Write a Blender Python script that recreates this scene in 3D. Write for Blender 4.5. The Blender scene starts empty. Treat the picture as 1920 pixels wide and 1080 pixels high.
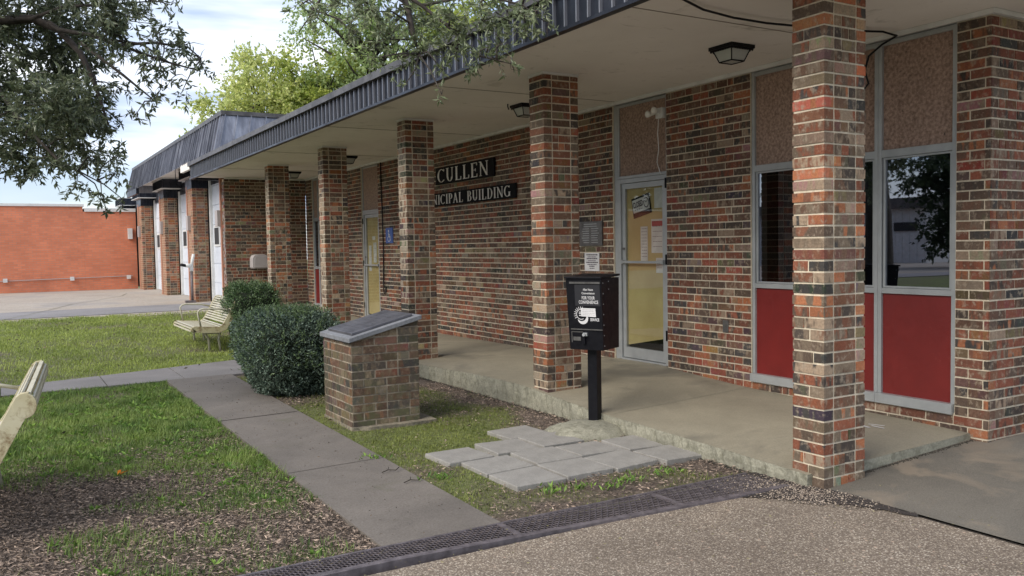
import bpy, math, random
import numpy as np
from mathutils import Vector, Matrix
R_=math.radians
rnd=random.Random(7)
nr=np.random.RandomState(11)
SC=bpy.context.scene
COL=SC.collection
# ------------------------------------------------------------ camera
cam_d=bpy.data.cameras.new('camera'); cam=bpy.data.objects.new('camera',cam_d); COL.objects.link(cam)
F=Vector((0.508442,0.859779,-0.047608)).normalized()
CP=Vector((-4.05534,-3.34875,1.43655))
yaw=math.atan2(F.x,F.y); rt=Vector((math.cos(yaw),-math.sin(yaw),0)); up=rt.cross(F)
roll=-0.0170
r2=math.cos(roll)*rt+math.sin(roll)*up; u2=-math.sin(roll)*rt+math.cos(roll)*up
M=Matrix((( r2.x,u2.x,-F.x,CP.x),(r2.y,u2.y,-F.y,CP.y),(r2.z,u2.z,-F.z,CP.z),(0,0,0,1)))
cam.matrix_world=M
cam_d.sensor_width=36; cam_d.lens=1622.986/1920*36; cam_d.clip_end=600; cam_d.clip_start=.05
SC.camera=cam
# ------------------------------------------------------------ world: broken cloud over a Nishita sky
SUN_EL=R_(40); SUN_AZ=R_(-105)      # azimuth from +Y toward +X
w=bpy.data.worlds.new('World'); SC.world=w; w.use_nodes=True
nt=w.node_tree; nt.nodes.clear()
def N(t,ty,**k):
    n=t.nodes.new(ty)
    for a,b in k.items(): setattr(n,a,b)
    return n
out=N(nt,'ShaderNodeOutputWorld'); bg=N(nt,'ShaderNodeBackground'); sky=N(nt,'ShaderNodeTexSky')
sky.sky_type='NISHITA'; sky.sun_disc=False; sky.sun_elevation=SUN_EL; sky.sun_rotation=SUN_AZ
tc=N(nt,'ShaderNodeTexCoord'); mp=N(nt,'ShaderNodeMapping'); mp.inputs['Scale'].default_value=(1.3,1.3,5.5)
no=N(nt,'ShaderNodeTexNoise'); no.inputs['Scale'].default_value=1.7; no.inputs['Detail'].default_value=6; no.inputs['Roughness'].default_value=.5
cr=N(nt,'ShaderNodeValToRGB'); cr.color_ramp.elements[0].position=.36; cr.color_ramp.elements[1].position=.60
cr.color_ramp.elements[0].color=(.42,.42,.42,1); cr.color_ramp.elements[1].color=(1,1,1,1)
no2=N(nt,'ShaderNodeTexNoise'); no2.inputs['Scale'].default_value=2.6; no2.inputs['Detail'].default_value=5; mp2=N(nt,'ShaderNodeMapping'); mp2.inputs['Scale'].default_value=(1,1,6); mp2.inputs['Location'].default_value=(.35,.2,.6)
nt.links.new(tc.outputs['Generated'],mp2.inputs[0]); nt.links.new(mp2.outputs[0],no2.inputs['Vector'])
cr2=N(nt,'ShaderNodeValToRGB'); cr2.color_ramp.elements[0].position=.45; cr2.color_ramp.elements[1].position=.60; cr2.color_ramp.elements[0].color=(2.8,3.4,4.7,1); cr2.color_ramp.elements[1].color=(6.5,6.8,7.3,1)
nt.links.new(no2.outputs['Fac'],cr2.inputs[0])
mx=N(nt,'ShaderNodeMix',data_type='RGBA'); nt.links.new(cr2.outputs[0],mx.inputs[7])
L=nt.links.new
L(tc.outputs['Generated'],mp.inputs[0]); L(mp.outputs[0],no.inputs['Vector']); L(no.outputs['Fac'],cr.inputs[0]); L(cr.outputs[0],mx.inputs[0])
L(sky.outputs[0],mx.inputs[6]); L(mx.outputs[2],bg.inputs[0]); bg.inputs[1].default_value=.085; L(bg.outputs[0],out.inputs[0])
sd=bpy.data.lights.new('sun','SUN'); sd.energy=1.5; sd.angle=R_(40); sd.color=(1,.93,.84)
so=bpy.data.objects.new('sun',sd); COL.objects.link(so)
d=Vector((math.sin(SUN_AZ)*math.cos(SUN_EL),math.cos(SUN_AZ)*math.cos(SUN_EL),math.sin(SUN_EL)))
so.rotation_euler=d.to_track_quat('Z','Y').to_euler()
SC.view_settings.view_transform='Standard'; SC.view_settings.look='None'; SC.view_settings.exposure=1.38; SC.view_settings.gamma=1
SC.render.engine='CYCLES'; SC.cycles.max_bounces=8; SC.cycles.transparent_max_bounces=12
# ------------------------------------------------------------ helpers
def thing(name,label,cat,loc=(0,0,0),rz=0,group=None,kind=None):
    o=bpy.data.objects.new(name,None); COL.objects.link(o); o.location=loc; o.rotation_euler=(0,0,rz); o.empty_display_size=.1
    o['label']=label; o['category']=cat
    if group:o['group']=group
    return o
def tag(o,label=None,cat=None,group=None,kind=None):
    if label:o['label']=label
    if cat:o['category']=cat
    if group:o['group']=group
    if kind:o['kind']=kind
    return o
def copy_tree(o,parent=None):
    c=o.copy(); COL.objects.link(c)
    if parent:c.parent=parent
    for ch in list(o.children): copy_tree(ch,c)
    return c
class MB:
    def __init__(s): s.v=[];s.f=[];s.c=[];s.c2=[]
    def face(s,idx,c=None,c2=None): s.f.append(idx); s.c.append(c or (1,1,1,0)); s.c2.append(c2 or c or (1,1,1,0))
    def hexa(s,P,c=None,c2=None,skip=()):
        b=len(s.v); s.v+= [tuple(p) for p in P]
        for k,q in enumerate(((0,3,2,1),(4,5,6,7),(0,1,5,4),(1,2,6,5),(2,3,7,6),(3,0,4,7))):
            if k in skip: continue
            s.face([b+i for i in q],c,c2)
    def box(s,x0,y0,z0,x1,y1,z1,c=None,c2=None,j=0):
        P=[[x0,y0,z0],[x1,y0,z0],[x1,y1,z0],[x0,y1,z0],[x0,y0,z1],[x1,y0,z1],[x1,y1,z1],[x0,y1,z1]]
        if j:
            for p in P:
                for k in range(3): p[k]+=rnd.uniform(-j,j)
        s.hexa(P,c,c2)
    def obox(s,o,u,v,n,a0,a1,b0,b1,c0,c1,col=None,col2=None,j=0):
        o=Vector(o);u=Vector(u);v=Vector(v);n=Vector(n)
        P=[]
        for (a,b,c) in ((a0,b0,c0),(a1,b0,c0),(a1,b1,c0),(a0,b1,c0),(a0,b0,c1),(a1,b0,c1),(a1,b1,c1),(a0,b1,c1)):
            q=o+u*(a+rnd.uniform(-j,j))+v*(b+rnd.uniform(-j,j))+n*(c+rnd.uniform(-j,j)); P.append(q)
        s.hexa(P,col,col2)
    def quad(s,a,b,c,d,col=None):
        k=len(s.v); s.v+=[tuple(a),tuple(b),tuple(c),tuple(d)]; s.face([k,k+1,k+2,k+3],col)
    def poly(s,pts,col=None):
        k=len(s.v); s.v+=[tuple(p) for p in pts]; s.face(list(range(k,k+len(pts))),col)
    def prism(s,pts,vec,col=None):
        n=len(pts);k=len(s.v); vec=Vector(vec)
        s.v+=[tuple(p) for p in pts]+[tuple(Vector(p)+vec) for p in pts]
        s.face([k+i for i in range(n)][::-1],col); s.face([k+n+i for i in range(n)],col)
        for i in range(n):
            j=(i+1)%n; s.face([k+i,k+j,k+n+j,k+n+i],col)
    def tube(s,pts,r,seg=8,col=None):
        pts=[Vector(p) for p in pts]; m=len(pts)
        rs=r if isinstance(r,(list,tuple)) else [r]*m
        k=len(s.v); a=None
        for i,p in enumerate(pts):
            t=(pts[min(i+1,m-1)]-pts[max(i-1,0)]); 
            if t.length<1e-9:t=Vector((0,0,1))
            t.normalize()
            if a is None:
                a=t.cross(Vector((0,0,1)) if abs(t.z)<.9 else Vector((1,0,0))).normalized()
            else:
                a=(a-t*a.dot(t)).normalized()
            b=t.cross(a)
            for q in range(seg):
                th=2*math.pi*q/seg; s.v.append(tuple(p+(a*math.cos(th)+b*math.sin(th))*rs[i]))
        for i in range(m-1):
            for q in range(seg):
                q2=(q+1)%seg; s.face([k+i*seg+q,k+i*seg+q2,k+(i+1)*seg+q2,k+(i+1)*seg+q],col)
        s.face([k+q for q in range(seg)][::-1],col); s.face([k+(m-1)*seg+q for q in range(seg)],col)
    def build(s,name,mat,parent=None,smooth=False,bevel=0):
        me=bpy.data.meshes.new(name); me.from_pydata(s.v,[],s.f)
        ln=np.array([len(f) for f in s.f])
        for nm,cc in (('c1',s.c),('c2',s.c2)):
            at=me.color_attributes.new(nm,'FLOAT_COLOR','CORNER')
            at.data.foreach_set('color',np.repeat(np.array([tuple(q)+(0,)*(4-len(q)) for q in cc],dtype=np.float32),ln,axis=0).ravel())
        me.materials.append(mat)
        if smooth: me.polygons.foreach_set('use_smooth',[True]*len(me.polygons))
        o=bpy.data.objects.new(name,me); COL.objects.link(o)
        if parent:o.parent=parent
        if bevel:
            b=o.modifiers.new('b','BEVEL'); b.width=bevel; b.segments=2; b.limit_method='ANGLE'
        return o
def npmesh(name,V,FQ,mat,parent=None,C=None,smooth=False):
    """V (n,3), FQ (m,k) int"""
    me=bpy.data.meshes.new(name); k=FQ.shape[1]
    me.vertices.add(len(V)); me.vertices.foreach_set('co',V.astype(np.float32).ravel())
    me.loops.add(FQ.size); me.loops.foreach_set('vertex_index',FQ.astype(np.int32).ravel())
    me.polygons.add(len(FQ)); me.polygons.foreach_set('loop_start',np.arange(0,FQ.size,k,dtype=np.int32)); me.polygons.foreach_set('loop_total',np.full(len(FQ),k,dtype=np.int32))
    me.polygons.foreach_set('use_smooth',np.full(len(FQ),bool(smooth)))
    me.update(calc_edges=True)
    if C is not None:
        at=me.color_attributes.new('c1','FLOAT_COLOR','POINT' if len(C)==len(V) and len(C)!=len(FQ) else 'CORNER')
        CC=C if at.domain=='POINT' else np.repeat(C,k,axis=0)
        at.data.foreach_set('color',CC.astype(np.float32).ravel())
    me.materials.append(mat)
    o=bpy.data.objects.new(name,me); COL.objects.link(o)
    if parent:o.parent=parent
    return o
# value noise
_tab=nr.rand(256,256)
def vn(x,y,s):
    x=np.asarray(x)*s+57.3; y=np.asarray(y)*s+31.7
    xi=np.floor(x).astype(int); yi=np.floor(y).astype(int); fx=x-xi; fy=y-yi
    fx=fx*fx*(3-2*fx); fy=fy*fy*(3-2*fy)
    a=_tab[xi%256,yi%256];b=_tab[(xi+1)%256,yi%256];c=_tab[xi%256,(yi+1)%256];e=_tab[(xi+1)%256,(yi+1)%256]
    return (a*(1-fx)+b*fx)*(1-fy)+(c*(1-fx)+e*fx)*fy
def sst(a,b,x):
    t=np.clip((np.asarray(x,float)-a)/(b-a),0,1); return t*t*(3-2*t)
def gz(x,y):
    return .27*sst(7.5,14.5,y)+.05*np.clip(x,0,1.7)*(1-sst(.1,.3,y))*1.0
# ------------------------------------------------------------ materials
def mat(name,base=(.5,.5,.5),rough=.7,metal=0,spec=.5):
    m=bpy.data.materials.new(name); m.use_nodes=True; t=m.node_tree; b=t.nodes['Principled BSDF']
    b.inputs['Base Color'].default_value=(*base,1); b.inputs['Roughness'].default_value=rough; b.inputs['Metallic'].default_value=metal
    b.inputs['Specular IOR Level'].default_value=spec
    return m,t,b
def noise(t,scale,detail=4,rough=.55,vec=None,dist=0):
    n=N(t,'ShaderNodeTexNoise'); n.inputs['Scale'].default_value=scale; n.inputs['Detail'].default_value=detail; n.inputs['Roughness'].default_value=rough; n.inputs['Distortion'].default_value=dist
    if vec is None:
        g=t.nodes.get('objc') or N(t,'ShaderNodeTexCoord'); g.name='objc'; t.links.new(g.outputs['Object'],n.inputs['Vector'])
    else: t.links.new(vec,n.inputs['Vector'])
    return n.outputs['Fac']
def ramp(t,fac,stops,interp='LINEAR'):
    r=N(t,'ShaderNodeValToRGB'); r.color_ramp.interpolation=interp
    e=r.color_ramp.elements
    while len(e)<len(stops): e.new(.5)
    for k,(p,c) in enumerate(stops):
        e[k].position=p; e[k].color=(*c,1) if len(c)==3 else c
    t.links.new(fac,r.inputs[0]); return r.outputs[0]
def mixc(t,fac,a,b,mode='MIX'):
    m=N(t,'ShaderNodeMix',data_type='RGBA',blend_type=mode)
    for k,v in ((0,fac),(6,a),(7,b)):
        if isinstance(v,(int,float)): m.inputs[k].default_value=v
        elif isinstance(v,tuple): m.inputs[k].default_value=(*v,1)
        else: t.links.new(v,m.inputs[k])
    return m.outputs[2]
def mth(t,op,a,b=0):
    m=N(t,'ShaderNodeMath',operation=op)
    for k,v in ((0,a),(1,b)):
        if isinstance(v,(int,float)): m.inputs[k].default_value=v
        else: t.links.new(v,m.inputs[k])
    return m.outputs[0]
def bump(t,b,h,strength=.3,dist=.01):
    n=N(t,'ShaderNodeBump'); n.inputs['Strength'].default_value=strength; n.inputs['Distance'].default_value=dist
    t.links.new(h,n.inputs['Height']); t.links.new(n.outputs[0],b.inputs['Normal'])
def attr(t,nm):
    a=N(t,'ShaderNodeAttribute'); a.attribute_name=nm; return a
G=(lambda v:(v,v,v))
def speck(name,c_lo,c_hi,scale,rough=.8,big=1.2,bigamt=.35,bstr=.25,stain=None):
    m,t,b=mat(name,rough=rough)
    a=ramp(t,noise(t,scale,3,.6),[(.3,c_lo),(.7,c_hi)])
    g=ramp(t,noise(t,big,6,.68,dist=.4),[(.28,G(1-bigamt)),(.72,G(1+bigamt*.3))])
    c=mixc(t,1.0,a,g,'MULTIPLY')
    if stain:
        s=ramp(t,noise(t,stain[1],4,.6,dist=.6),[(stain[2],G(0)),(stain[2]+.12,G(1))])
        c=mixc(t,mth(t,'MULTIPLY',s,stain[3]),c,stain[0])
    t.links.new(c,b.inputs['Base Color']); bump(t,b,noise(t,scale*1.3,3,.7),bstr,.004)
    return m
# brick: each brick carries two clay colours; streaks inside a brick mix them
def brick_mat(name,mort=(.42,.36,.28),smear=.55,moss=0):
    m,t,b=mat(name,rough=.86,spec=.25)
    g=N(t,'ShaderNodeTexCoord'); sx=N(t,'ShaderNodeSeparateXYZ'); t.links.new(g.outputs['Object'],sx.inputs[0])
    a1=attr(t,'c1'); a2=attr(t,'c2')
    s=mth(t,'ADD',sx.outputs[0],sx.outputs[1])
    cb=N(t,'ShaderNodeCombineXYZ'); t.links.new(mth(t,'MULTIPLY',s,17),cb.inputs[0]); t.links.new(mth(t,'MULTIPLY',sx.outputs[2],5),cb.inputs[1]); t.links.new(mth(t,'MULTIPLY',a1.outputs['Alpha'],60),cb.inputs[2])
    f=ramp(t,noise(t,1,2,.5,vec=cb.outputs[0]),[(.46,G(0)),(.54,G(1))])
    c=mixc(t,f,a1.outputs['Color'],a2.outputs['Color'])
    v=ramp(t,noise(t,70,4,.7),[(.25,G(.62)),(.8,G(1.3))]); c=mixc(t,1.0,c,v,'MULTIPLY')
    cb2=N(t,'ShaderNodeCombineXYZ'); t.links.new(mth(t,'MULTIPLY',s,30),cb2.inputs[0]); t.links.new(mth(t,'MULTIPLY',sx.outputs[2],22),cb2.inputs[1]); t.links.new(mth(t,'MULTIPLY',a1.outputs['Alpha'],23),cb2.inputs[2])
    sm=ramp(t,noise(t,1,4,.65,vec=cb2.outputs[0]),[(.53,G(0)),(.66,G(smear))]); c=mixc(t,sm,c,mort)
    if moss:
        zz=N(t,'ShaderNodeMapRange'); zz.inputs[1].default_value=.0; zz.inputs[2].default_value=.75; zz.inputs[3].default_value=moss; zz.inputs[4].default_value=moss*.25; t.links.new(sx.outputs[2],zz.inputs[0])
        ms=ramp(t,noise(t,7,5,.7),[(.45,G(0)),(.62,G(1))]); c=mixc(t,mth(t,'MULTIPLY',ms,zz.outputs[0]),c,(.10,.105,.05))
    c=mixc(t,1.0,c,ramp(t,noise(t,1.3,5,.65),[(.28,G(.72)),(.7,G(1.12))]),'MULTIPLY')
    t.links.new(c,b.inputs['Base Color']); bump(t,b,noise(t,90,4,.7),.5,.004)
    return m
MORT=(.50,.41,.29)
m_brick=brick_mat('brick_clay',(.36,.29,.21),.6)
m_brickp=brick_mat('brick_plinth',(.36,.28,.19),.35,moss=.8)
m_mort=speck('mortar',(.54,.46,.34),(.72,.63,.47),60,.95,2.5,.3,.5)
m_mortd=speck('mortar_mossy',(.12,.11,.08),(.34,.29,.21),30,.95,5,.5,.5)
m_mortp=speck('mortar_plinth',(.16,.135,.10),(.42,.35,.26),22,.95,4,.45,.5)
m_seam=speck('soffit_seam',(.26,.23,.19),(.34,.31,.26),9,.9,2,.3,.2)
m_soff,t,b=mat('soffit_paint',rough=.85)
c=ramp(t,noise(t,.9,5,.6),[(.3,(.68,.635,.585)),(.7,(.79,.745,.695))]); c=mixc(t,mth(t,'MULTIPLY',ramp(t,noise(t,2.2,6,.7,dist=1.5),[(.58,G(0)),(.70,G(1))]),.45),c,(.22,.185,.14))
t.links.new(c,b.inputs['Base Color']); bump(t,b,noise(t,3,3),.08,.01)
m_metal,t,b=mat('dark_metal',rough=.36,metal=.55)
c=ramp(t,noise(t,3,5,.6),[(.3,(.014,.016,.024)),(.55,(.03,.034,.046)),(.8,(.07,.074,.09))]); c=mixc(t,attr(t,'c1').outputs['Alpha'],c,(.27,.275,.30)); t.links.new(c,b.inputs['Base Color'])
t.links.new(ramp(t,noise(t,5,4),[(.3,G(.28)),(.7,G(.5))]),b.inputs['Roughness'])
m_mans,t,b=mat('mansard_metal',rough=.38,metal=.6)
g=N(t,'ShaderNodeTexCoord'); mm=N(t,'ShaderNodeMapping'); mm.inputs['Scale'].default_value=(2.6,2.6,.35); t.links.new(g.outputs['Object'],mm.inputs[0])
c=ramp(t,noise(t,1.5,5,.65,vec=mm.outputs[0]),[(.32,(.10,.105,.125)),(.5,(.20,.205,.235)),(.66,(.34,.345,.38)),(.74,(.55,.56,.60))]); t.links.new(c,b.inputs['Base Color'])
m_cap,t,b=mat('metal_cap',rough=.45,metal=.4)
c=ramp(t,noise(t,4,5,.65),[(.35,(.05,.045,.042)),(.7,(.15,.14,.135))]); t.links.new(c,b.inputs['Base Color'])
m_alu,t,b=mat('frame_aluminium',rough=.42,metal=.3)
c=ramp(t,noise(t,6,4),[(.3,(.31,.32,.315)),(.7,(.40,.41,.40))]); t.links.new(c,b.inputs['Base Color'])
m_red,t,b=mat('red_panel',rough=.42)
c=ramp(t,noise(t,4,5,.6),[(.3,(.135,.010,.008)),(.7,(.18,.015,.012))]); c=mixc(t,mth(t,'MULTIPLY',ramp(t,noise(t,11,6,.75,dist=.4),[(.63,G(0)),(.70,G(1))]),.35),c,(.26,.05,.04)); t.links.new(c,b.inputs['Base Color'])
t.links.new(ramp(t,noise(t,30,3),[(.3,G(.35)),(.7,G(.5))]),b.inputs['Roughness'])
m_agg=speck('pebble_panel',(.17,.105,.075),(.42,.29,.22),42,.8,1.5,.2,.6,stain=((.04,.028,.022),48,.62,.85))
m_glass=bpy.data.materials.new('tinted_glass'); m_glass.use_nodes=True; t=m_glass.node_tree; t.nodes.clear()
o_=N(t,'ShaderNodeOutputMaterial'); tr=N(t,'ShaderNodeBsdfTransparent'); gl=N(t,'ShaderNodeBsdfGlossy'); ms=N(t,'ShaderNodeMixShader')
tr.inputs[0].default_value=(.35,.38,.40,1); gl.inputs[0].default_value=(.8,.85,1,1); gl.inputs[1].default_value=.012
lw=N(t,'ShaderNodeLayerWeight'); lw.inputs[0].default_value=.5
t.links.new(mth(t,'ADD',mth(t,'MULTIPLY',mth(t,'POWER',lw.outputs['Facing'],5),0.9),0.22),ms.inputs[0]); t.links.new(tr.outputs[0],ms.inputs[1]); t.links.new(gl.outputs[0],ms.inputs[2]); t.links.new(ms.outputs[0],o_.inputs[0])
m_dglass=bpy.data.materials.new('door_glass'); m_dglass.use_nodes=True; t=m_dglass.node_tree; t.nodes.clear()
o_=N(t,'ShaderNodeOutputMaterial'); tr=N(t,'ShaderNodeBsdfTransparent'); gl=N(t,'ShaderNodeBsdfGlossy'); ms=N(t,'ShaderNodeMixShader')
tr.inputs[0].default_value=(.88,.9,.86,1); gl.inputs[1].default_value=.01
lw=N(t,'ShaderNodeLayerWeight'); lw.inputs[0].default_value=.5
t.links.new(mth(t,'ADD',mth(t,'MULTIPLY',mth(t,'POWER',lw.outputs['Facing'],5),0.9),0.10),ms.inputs[0]); t.links.new(tr.outputs[0],ms.inputs[1]); t.links.new(gl.outputs[0],ms.inputs[2]); t.links.new(ms.outputs[0],o_.inputs[0])
m_tan,t,b=mat('tan_board',rough=.7)
c=ramp(t,noise(t,3,4),[(.3,(.40,.30,.125)),(.7,(.50,.395,.19))]); t.links.new(c,b.inputs['Base Color'])
m_dark,_,_=mat('interior_dark',(.03,.03,.032),.9)
m_black,t,b=mat('black_paint',(.005,.005,.007),.38,0,.22); t.links.new(ramp(t,noise(t,25,4),[(.3,G(.3)),(.7,G(.5))]),b.inputs['Roughness']); bump(t,b,noise(t,120,3),.08,.002)
m_blk2,_,_=mat('black_label',(.022,.022,.025),.5,0,.3)
m_white,t,b=mat('white_paint',rough=.55); t.links.new(ramp(t,noise(t,5,5,.6),[(.25,(.52,.52,.50)),(.7,(.70,.70,.68))]),b.inputs['Base Color'])
m_letter,t,b=mat('weathered_letter',rough=.6); t.links.new(ramp(t,noise(t,14,4),[(.3,(.62,.58,.53)),(.7,(.82,.78,.74))]),b.inputs['Base Color'])
m_sblk,t,b=mat('sign_black',rough=.8,spec=.15); t.links.new(ramp(t,noise(t,9,4),[(.3,(.004,.004,.005)),(.7,(.010,.009,.010))]),b.inputs['Base Color'])
m_paper,t,b=mat('paper',rough=.75); t.links.new(ramp(t,noise(t,9,3),[(.3,(.52,.51,.50)),(.7,(.66,.65,.64))]),b.inputs['Base Color'])
m_ink,_,_=mat('ink',(.05,.03,.05),.8)
m_inkr,_,_=mat('ink_red',(.30,.03,.05),.8)
m_plaq,t,b=mat('plaque_metal',rough=.45,metal=.6); t.links.new(ramp(t,noise(t,20,4),[(.3,(.10,.095,.09)),(.7,(.17,.165,.155))]),b.inputs['Base Color'])
m_slate,t,b=mat('slate_plaque',rough=.42,metal=.2); t.links.new(ramp(t,noise(t,7,5,.65),[(.3,(.055,.055,.065)),(.7,(.13,.13,.145))]),b.inputs['Base Color']); bump(t,b,noise(t,120,2),.25,.002)
m_cop=speck('coping_stone',(.15,.155,.165),(.23,.235,.25),45,.7,4,.25,.2)
m_blue,_,_=mat('sign_blue',(.035,.09,.30),.5)
m_garage,t,b=mat('garage_white',rough=.5); t.links.new(ramp(t,noise(t,1.6,5),[(.3,(.50,.54,.60)),(.7,(.66,.69,.74))]),b.inputs['Base Color'])
m_gbox,_,_=mat('grey_plastic',(.36,.33,.32),.6)
m_wood,_,_=mat('salmon_trim',(.42,.20,.13),.7)
m_slab=speck('slab_concrete',(.25,.222,.158),(.335,.30,.22),90,.75,1.0,.34,.18,stain=((.125,.115,.09),1.0,.54,.7))
m_slabe=speck('slab_edge',(.21,.20,.145),(.34,.325,.25),70,.9,4,.35,.5,stain=((.11,.105,.07),16,.50,.55))
m_walk=speck('walk_concrete',(.125,.107,.088),(.20,.174,.147),110,.85,1.3,.35,.3,stain=((.10,.095,.06),2.2,.60,.5))
m_path=speck('path_concrete',(.17,.155,.145),(.26,.24,.225),80,.85,1.5,.3,.3)
m_paver=speck('paver_concrete',(.235,.22,.195),(.325,.308,.278),130,.82,6,.28,.25,stain=((.15,.14,.12),5,.58,.5))
m_apron=speck('apron_concrete',(.095,.084,.066),(.175,.157,.127),150,.85,.9,.4,.4,stain=((.24,.19,.135),2.2,.55,.55))
m_drive=speck('drive_asphalt',(.20,.19,.19),(.28,.265,.26),30,.85,.7,.3,.2)
m_drivec=speck('drive_concrete',(.33,.28,.225),(.45,.395,.33),20,.85,.5,.3,.2,stain=((.26,.24,.22),.5,.52,.8))
# exposed aggregate: voronoi stones in a sandy matrix
m_aggr,t,b=mat('aggregate_paving',rough=.85)
g=N(t,'ShaderNodeTexCoord'); v=N(t,'ShaderNodeTexVoronoi'); v.inputs['Scale'].default_value=120; v.inputs['Randomness'].default_value=1; t.links.new(g.outputs['Object'],v.inputs['Vector'])
sp=N(t,'ShaderNodeSeparateColor'); t.links.new(v.outputs['Color'],sp.inputs[0])
st=ramp(t,sp.outputs[0],[(0,(.13,.105,.08)),(.35,(.25,.205,.155)),(.6,(.30,.25,.19)),(.85,(.40,.34,.265)),(.97,(.55,.49,.40))])
st=mixc(t,ramp(t,v.outputs['Distance'],[(.35,G(0)),(.62,G(.8))]),st,(.13,.10,.075))
v2=N(t,'ShaderNodeTexVoronoi'); v2.inputs['Scale'].default_value=38; t.links.new(g.outputs['Object'],v2.inputs['Vector'])
sp2=N(t,'ShaderNodeSeparateColor'); t.links.new(v2.outputs['Color'],sp2.inputs[0])
big=mth(t,'MULTIPLY',ramp(t,sp2.outputs[1],[(.92,G(0)),(.94,G(1))]),ramp(t,v2.outputs['Distance'],[(.22,G(1)),(.30,G(0))]))
st=mixc(t,big,st,(.44,.33,.25))
st=mixc(t,1.0,st,ramp(t,noise(t,1.1,6,.65,dist=.5),[(.28,(.66,.63,.60)),(.5,(.88,.86,.84)),(.72,(1.06,1.02,.97))]),'MULTIPLY')
t.links.new(st,b.inputs['Base Color']); bump(t,b,v.outputs['Distance'],.5,.004)
m_asph=speck('street_asphalt',(.05,.05,.05),(.085,.082,.08),60,.9,.5,.2,.3)
# lawn soil follows the same cover map as the blades (attribute)
m_lawn,t,b=mat('lawn_soil',rough=.95)
a=attr(t,'c1'); dirt=ramp(t,noise(t,26,5,.7),[(.3,(.06,.042,.032)),(.55,(.15,.112,.085)),(.75,(.27,.21,.165))]); gr=ramp(t,noise(t,22,5,.7),[(.3,(.06,.08,.022)),(.7,(.22,.25,.07))])
t.links.new(mixc(t,a.outputs['Color'],dirt,gr),b.inputs['Base Color']); bump(t,b,noise(t,60,5,.8),1.0,.02)
m_soil=speck('dark_soil',(.018,.014,.011),(.05,.038,.03),60,.95,3,.3,1.0)
def leaf_mat(name,trans=.35,rough=.5,mul=1.0):
    m=bpy.data.materials.new(name); m.use_nodes=True; t=m.node_tree; b=t.nodes['Principled BSDF']; o=t.nodes['Material Output']
    a=attr(t,'c1'); b.inputs['Roughness'].default_value=rough; t.links.new(a.outputs['Color'],b.inputs['Base Color'])
    tl=N(t,'ShaderNodeBsdfTranslucent'); ms=N(t,'ShaderNodeMixShader'); ms.inputs[0].default_value=trans
    t.links.new(a.outputs['Color'],tl.inputs[0]); t.links.new(b.outputs[0],ms.inputs[1]); t.links.new(tl.outputs[0],ms.inputs[2]); t.links.new(ms.outputs[0],o.inputs[0])
    return m
m_leaf=leaf_mat('leaf',.35,.33); m_bleaf=leaf_mat('sunlit_leaf',.65,.45); m_hleaf=leaf_mat('hedge_leaf',.2,.4); m_grass=leaf_mat('grass_blade',.35,.6); m_litter=leaf_mat('dead_leaf',.05,.85)
m_bark=speck('bark',(.030,.024,.020),(.085,.07,.058),25,.95,4,.3,.8)
m_core,_,_=mat('hedge_core',(.012,.018,.008),.95)
m_bench,t,b=mat('bench_coating',rough=.5)
c=ramp(t,noise(t,4,4),[(.3,(.40,.37,.26)),(.7,(.49,.46,.36))]); c=mixc(t,mth(t,'MULTIPLY',ramp(t,noise(t,9,5,.7),[(.55,G(0)),(.66,G(1))]),.55),c,(.24,.19,.09)); t.links.new(c,b.inputs['Base Color'])
m_bplate,t,b=mat('bench_plate',rough=.5)
c=ramp(t,noise(t,4,4),[(.3,(.44,.38,.20)),(.7,(.56,.51,.34))]); c=mixc(t,mth(t,'MULTIPLY',ramp(t,noise(t,6,6,.75,dist=.4),[(.50,G(0)),(.62,G(1))]),.85),c,(.20,.13,.055)); t.links.new(c,b.inputs['Base Color'])
m_rust,t,b=mat('grate_steel',rough=.6,metal=.5); t.links.new(ramp(t,noise(t,20,4),[(.3,(.10,.085,.088)),(.7,(.22,.19,.195))]),b.inputs['Base Color'])
m_frost,_,_=mat('lantern_glass',(.42,.43,.40),.3)
m_bulb,_,_=mat('bulb_glass',(.75,.73,.68),.2)
m_orange,t,b=mat('orange_brick',rough=.9)
g=N(t,'ShaderNodeTexCoord'); mpg=N(t,'ShaderNodeMapping'); mpg.inputs['Rotation'].default_value=(R_(90),0,0); t.links.new(g.outputs['Object'],mpg.inputs[0])
bt=N(t,'ShaderNodeTexBrick'); bt.inputs['Scale'].default_value=1; bt.inputs['Brick Width'].default_value=.21; bt.inputs['Row Height'].default_value=.068; bt.inputs['Mortar Size'].default_value=.006
bt.inputs['Color1'].default_value=(.68,.225,.115,1); bt.inputs['Color2'].default_value=(.58,.185,.095,1); bt.inputs['Mortar'].default_value=(.45,.23,.16,1); bt.inputs['Bias'].default_value=0
t.links.new(mpg.outputs[0],bt.inputs['Vector'])
c=mixc(t,1.0,bt.outputs['Color'],ramp(t,noise(t,.8,5,.6),[(.3,G(.8)),(.7,G(1.08))]),'MULTIPLY')
mpp=N(t,'ShaderNodeMapping'); mpp.inputs['Scale'].default_value=(1.2,1,9); t.links.new(g.outputs['Object'],mpp.inputs[0])
c=mixc(t,ramp(t,noise(t,1.2,5,.6,vec=mpp.outputs[0]),[(.60,G(0)),(.72,G(.6))]),c,(.60,.30,.19)); c=mixc(t,ramp(t,noise(t,.5,6,.7),[(.55,G(0)),(.75,G(.5))]),c,(.25,.08,.05)); t.links.new(c,b.inputs['Base Color'])

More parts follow.
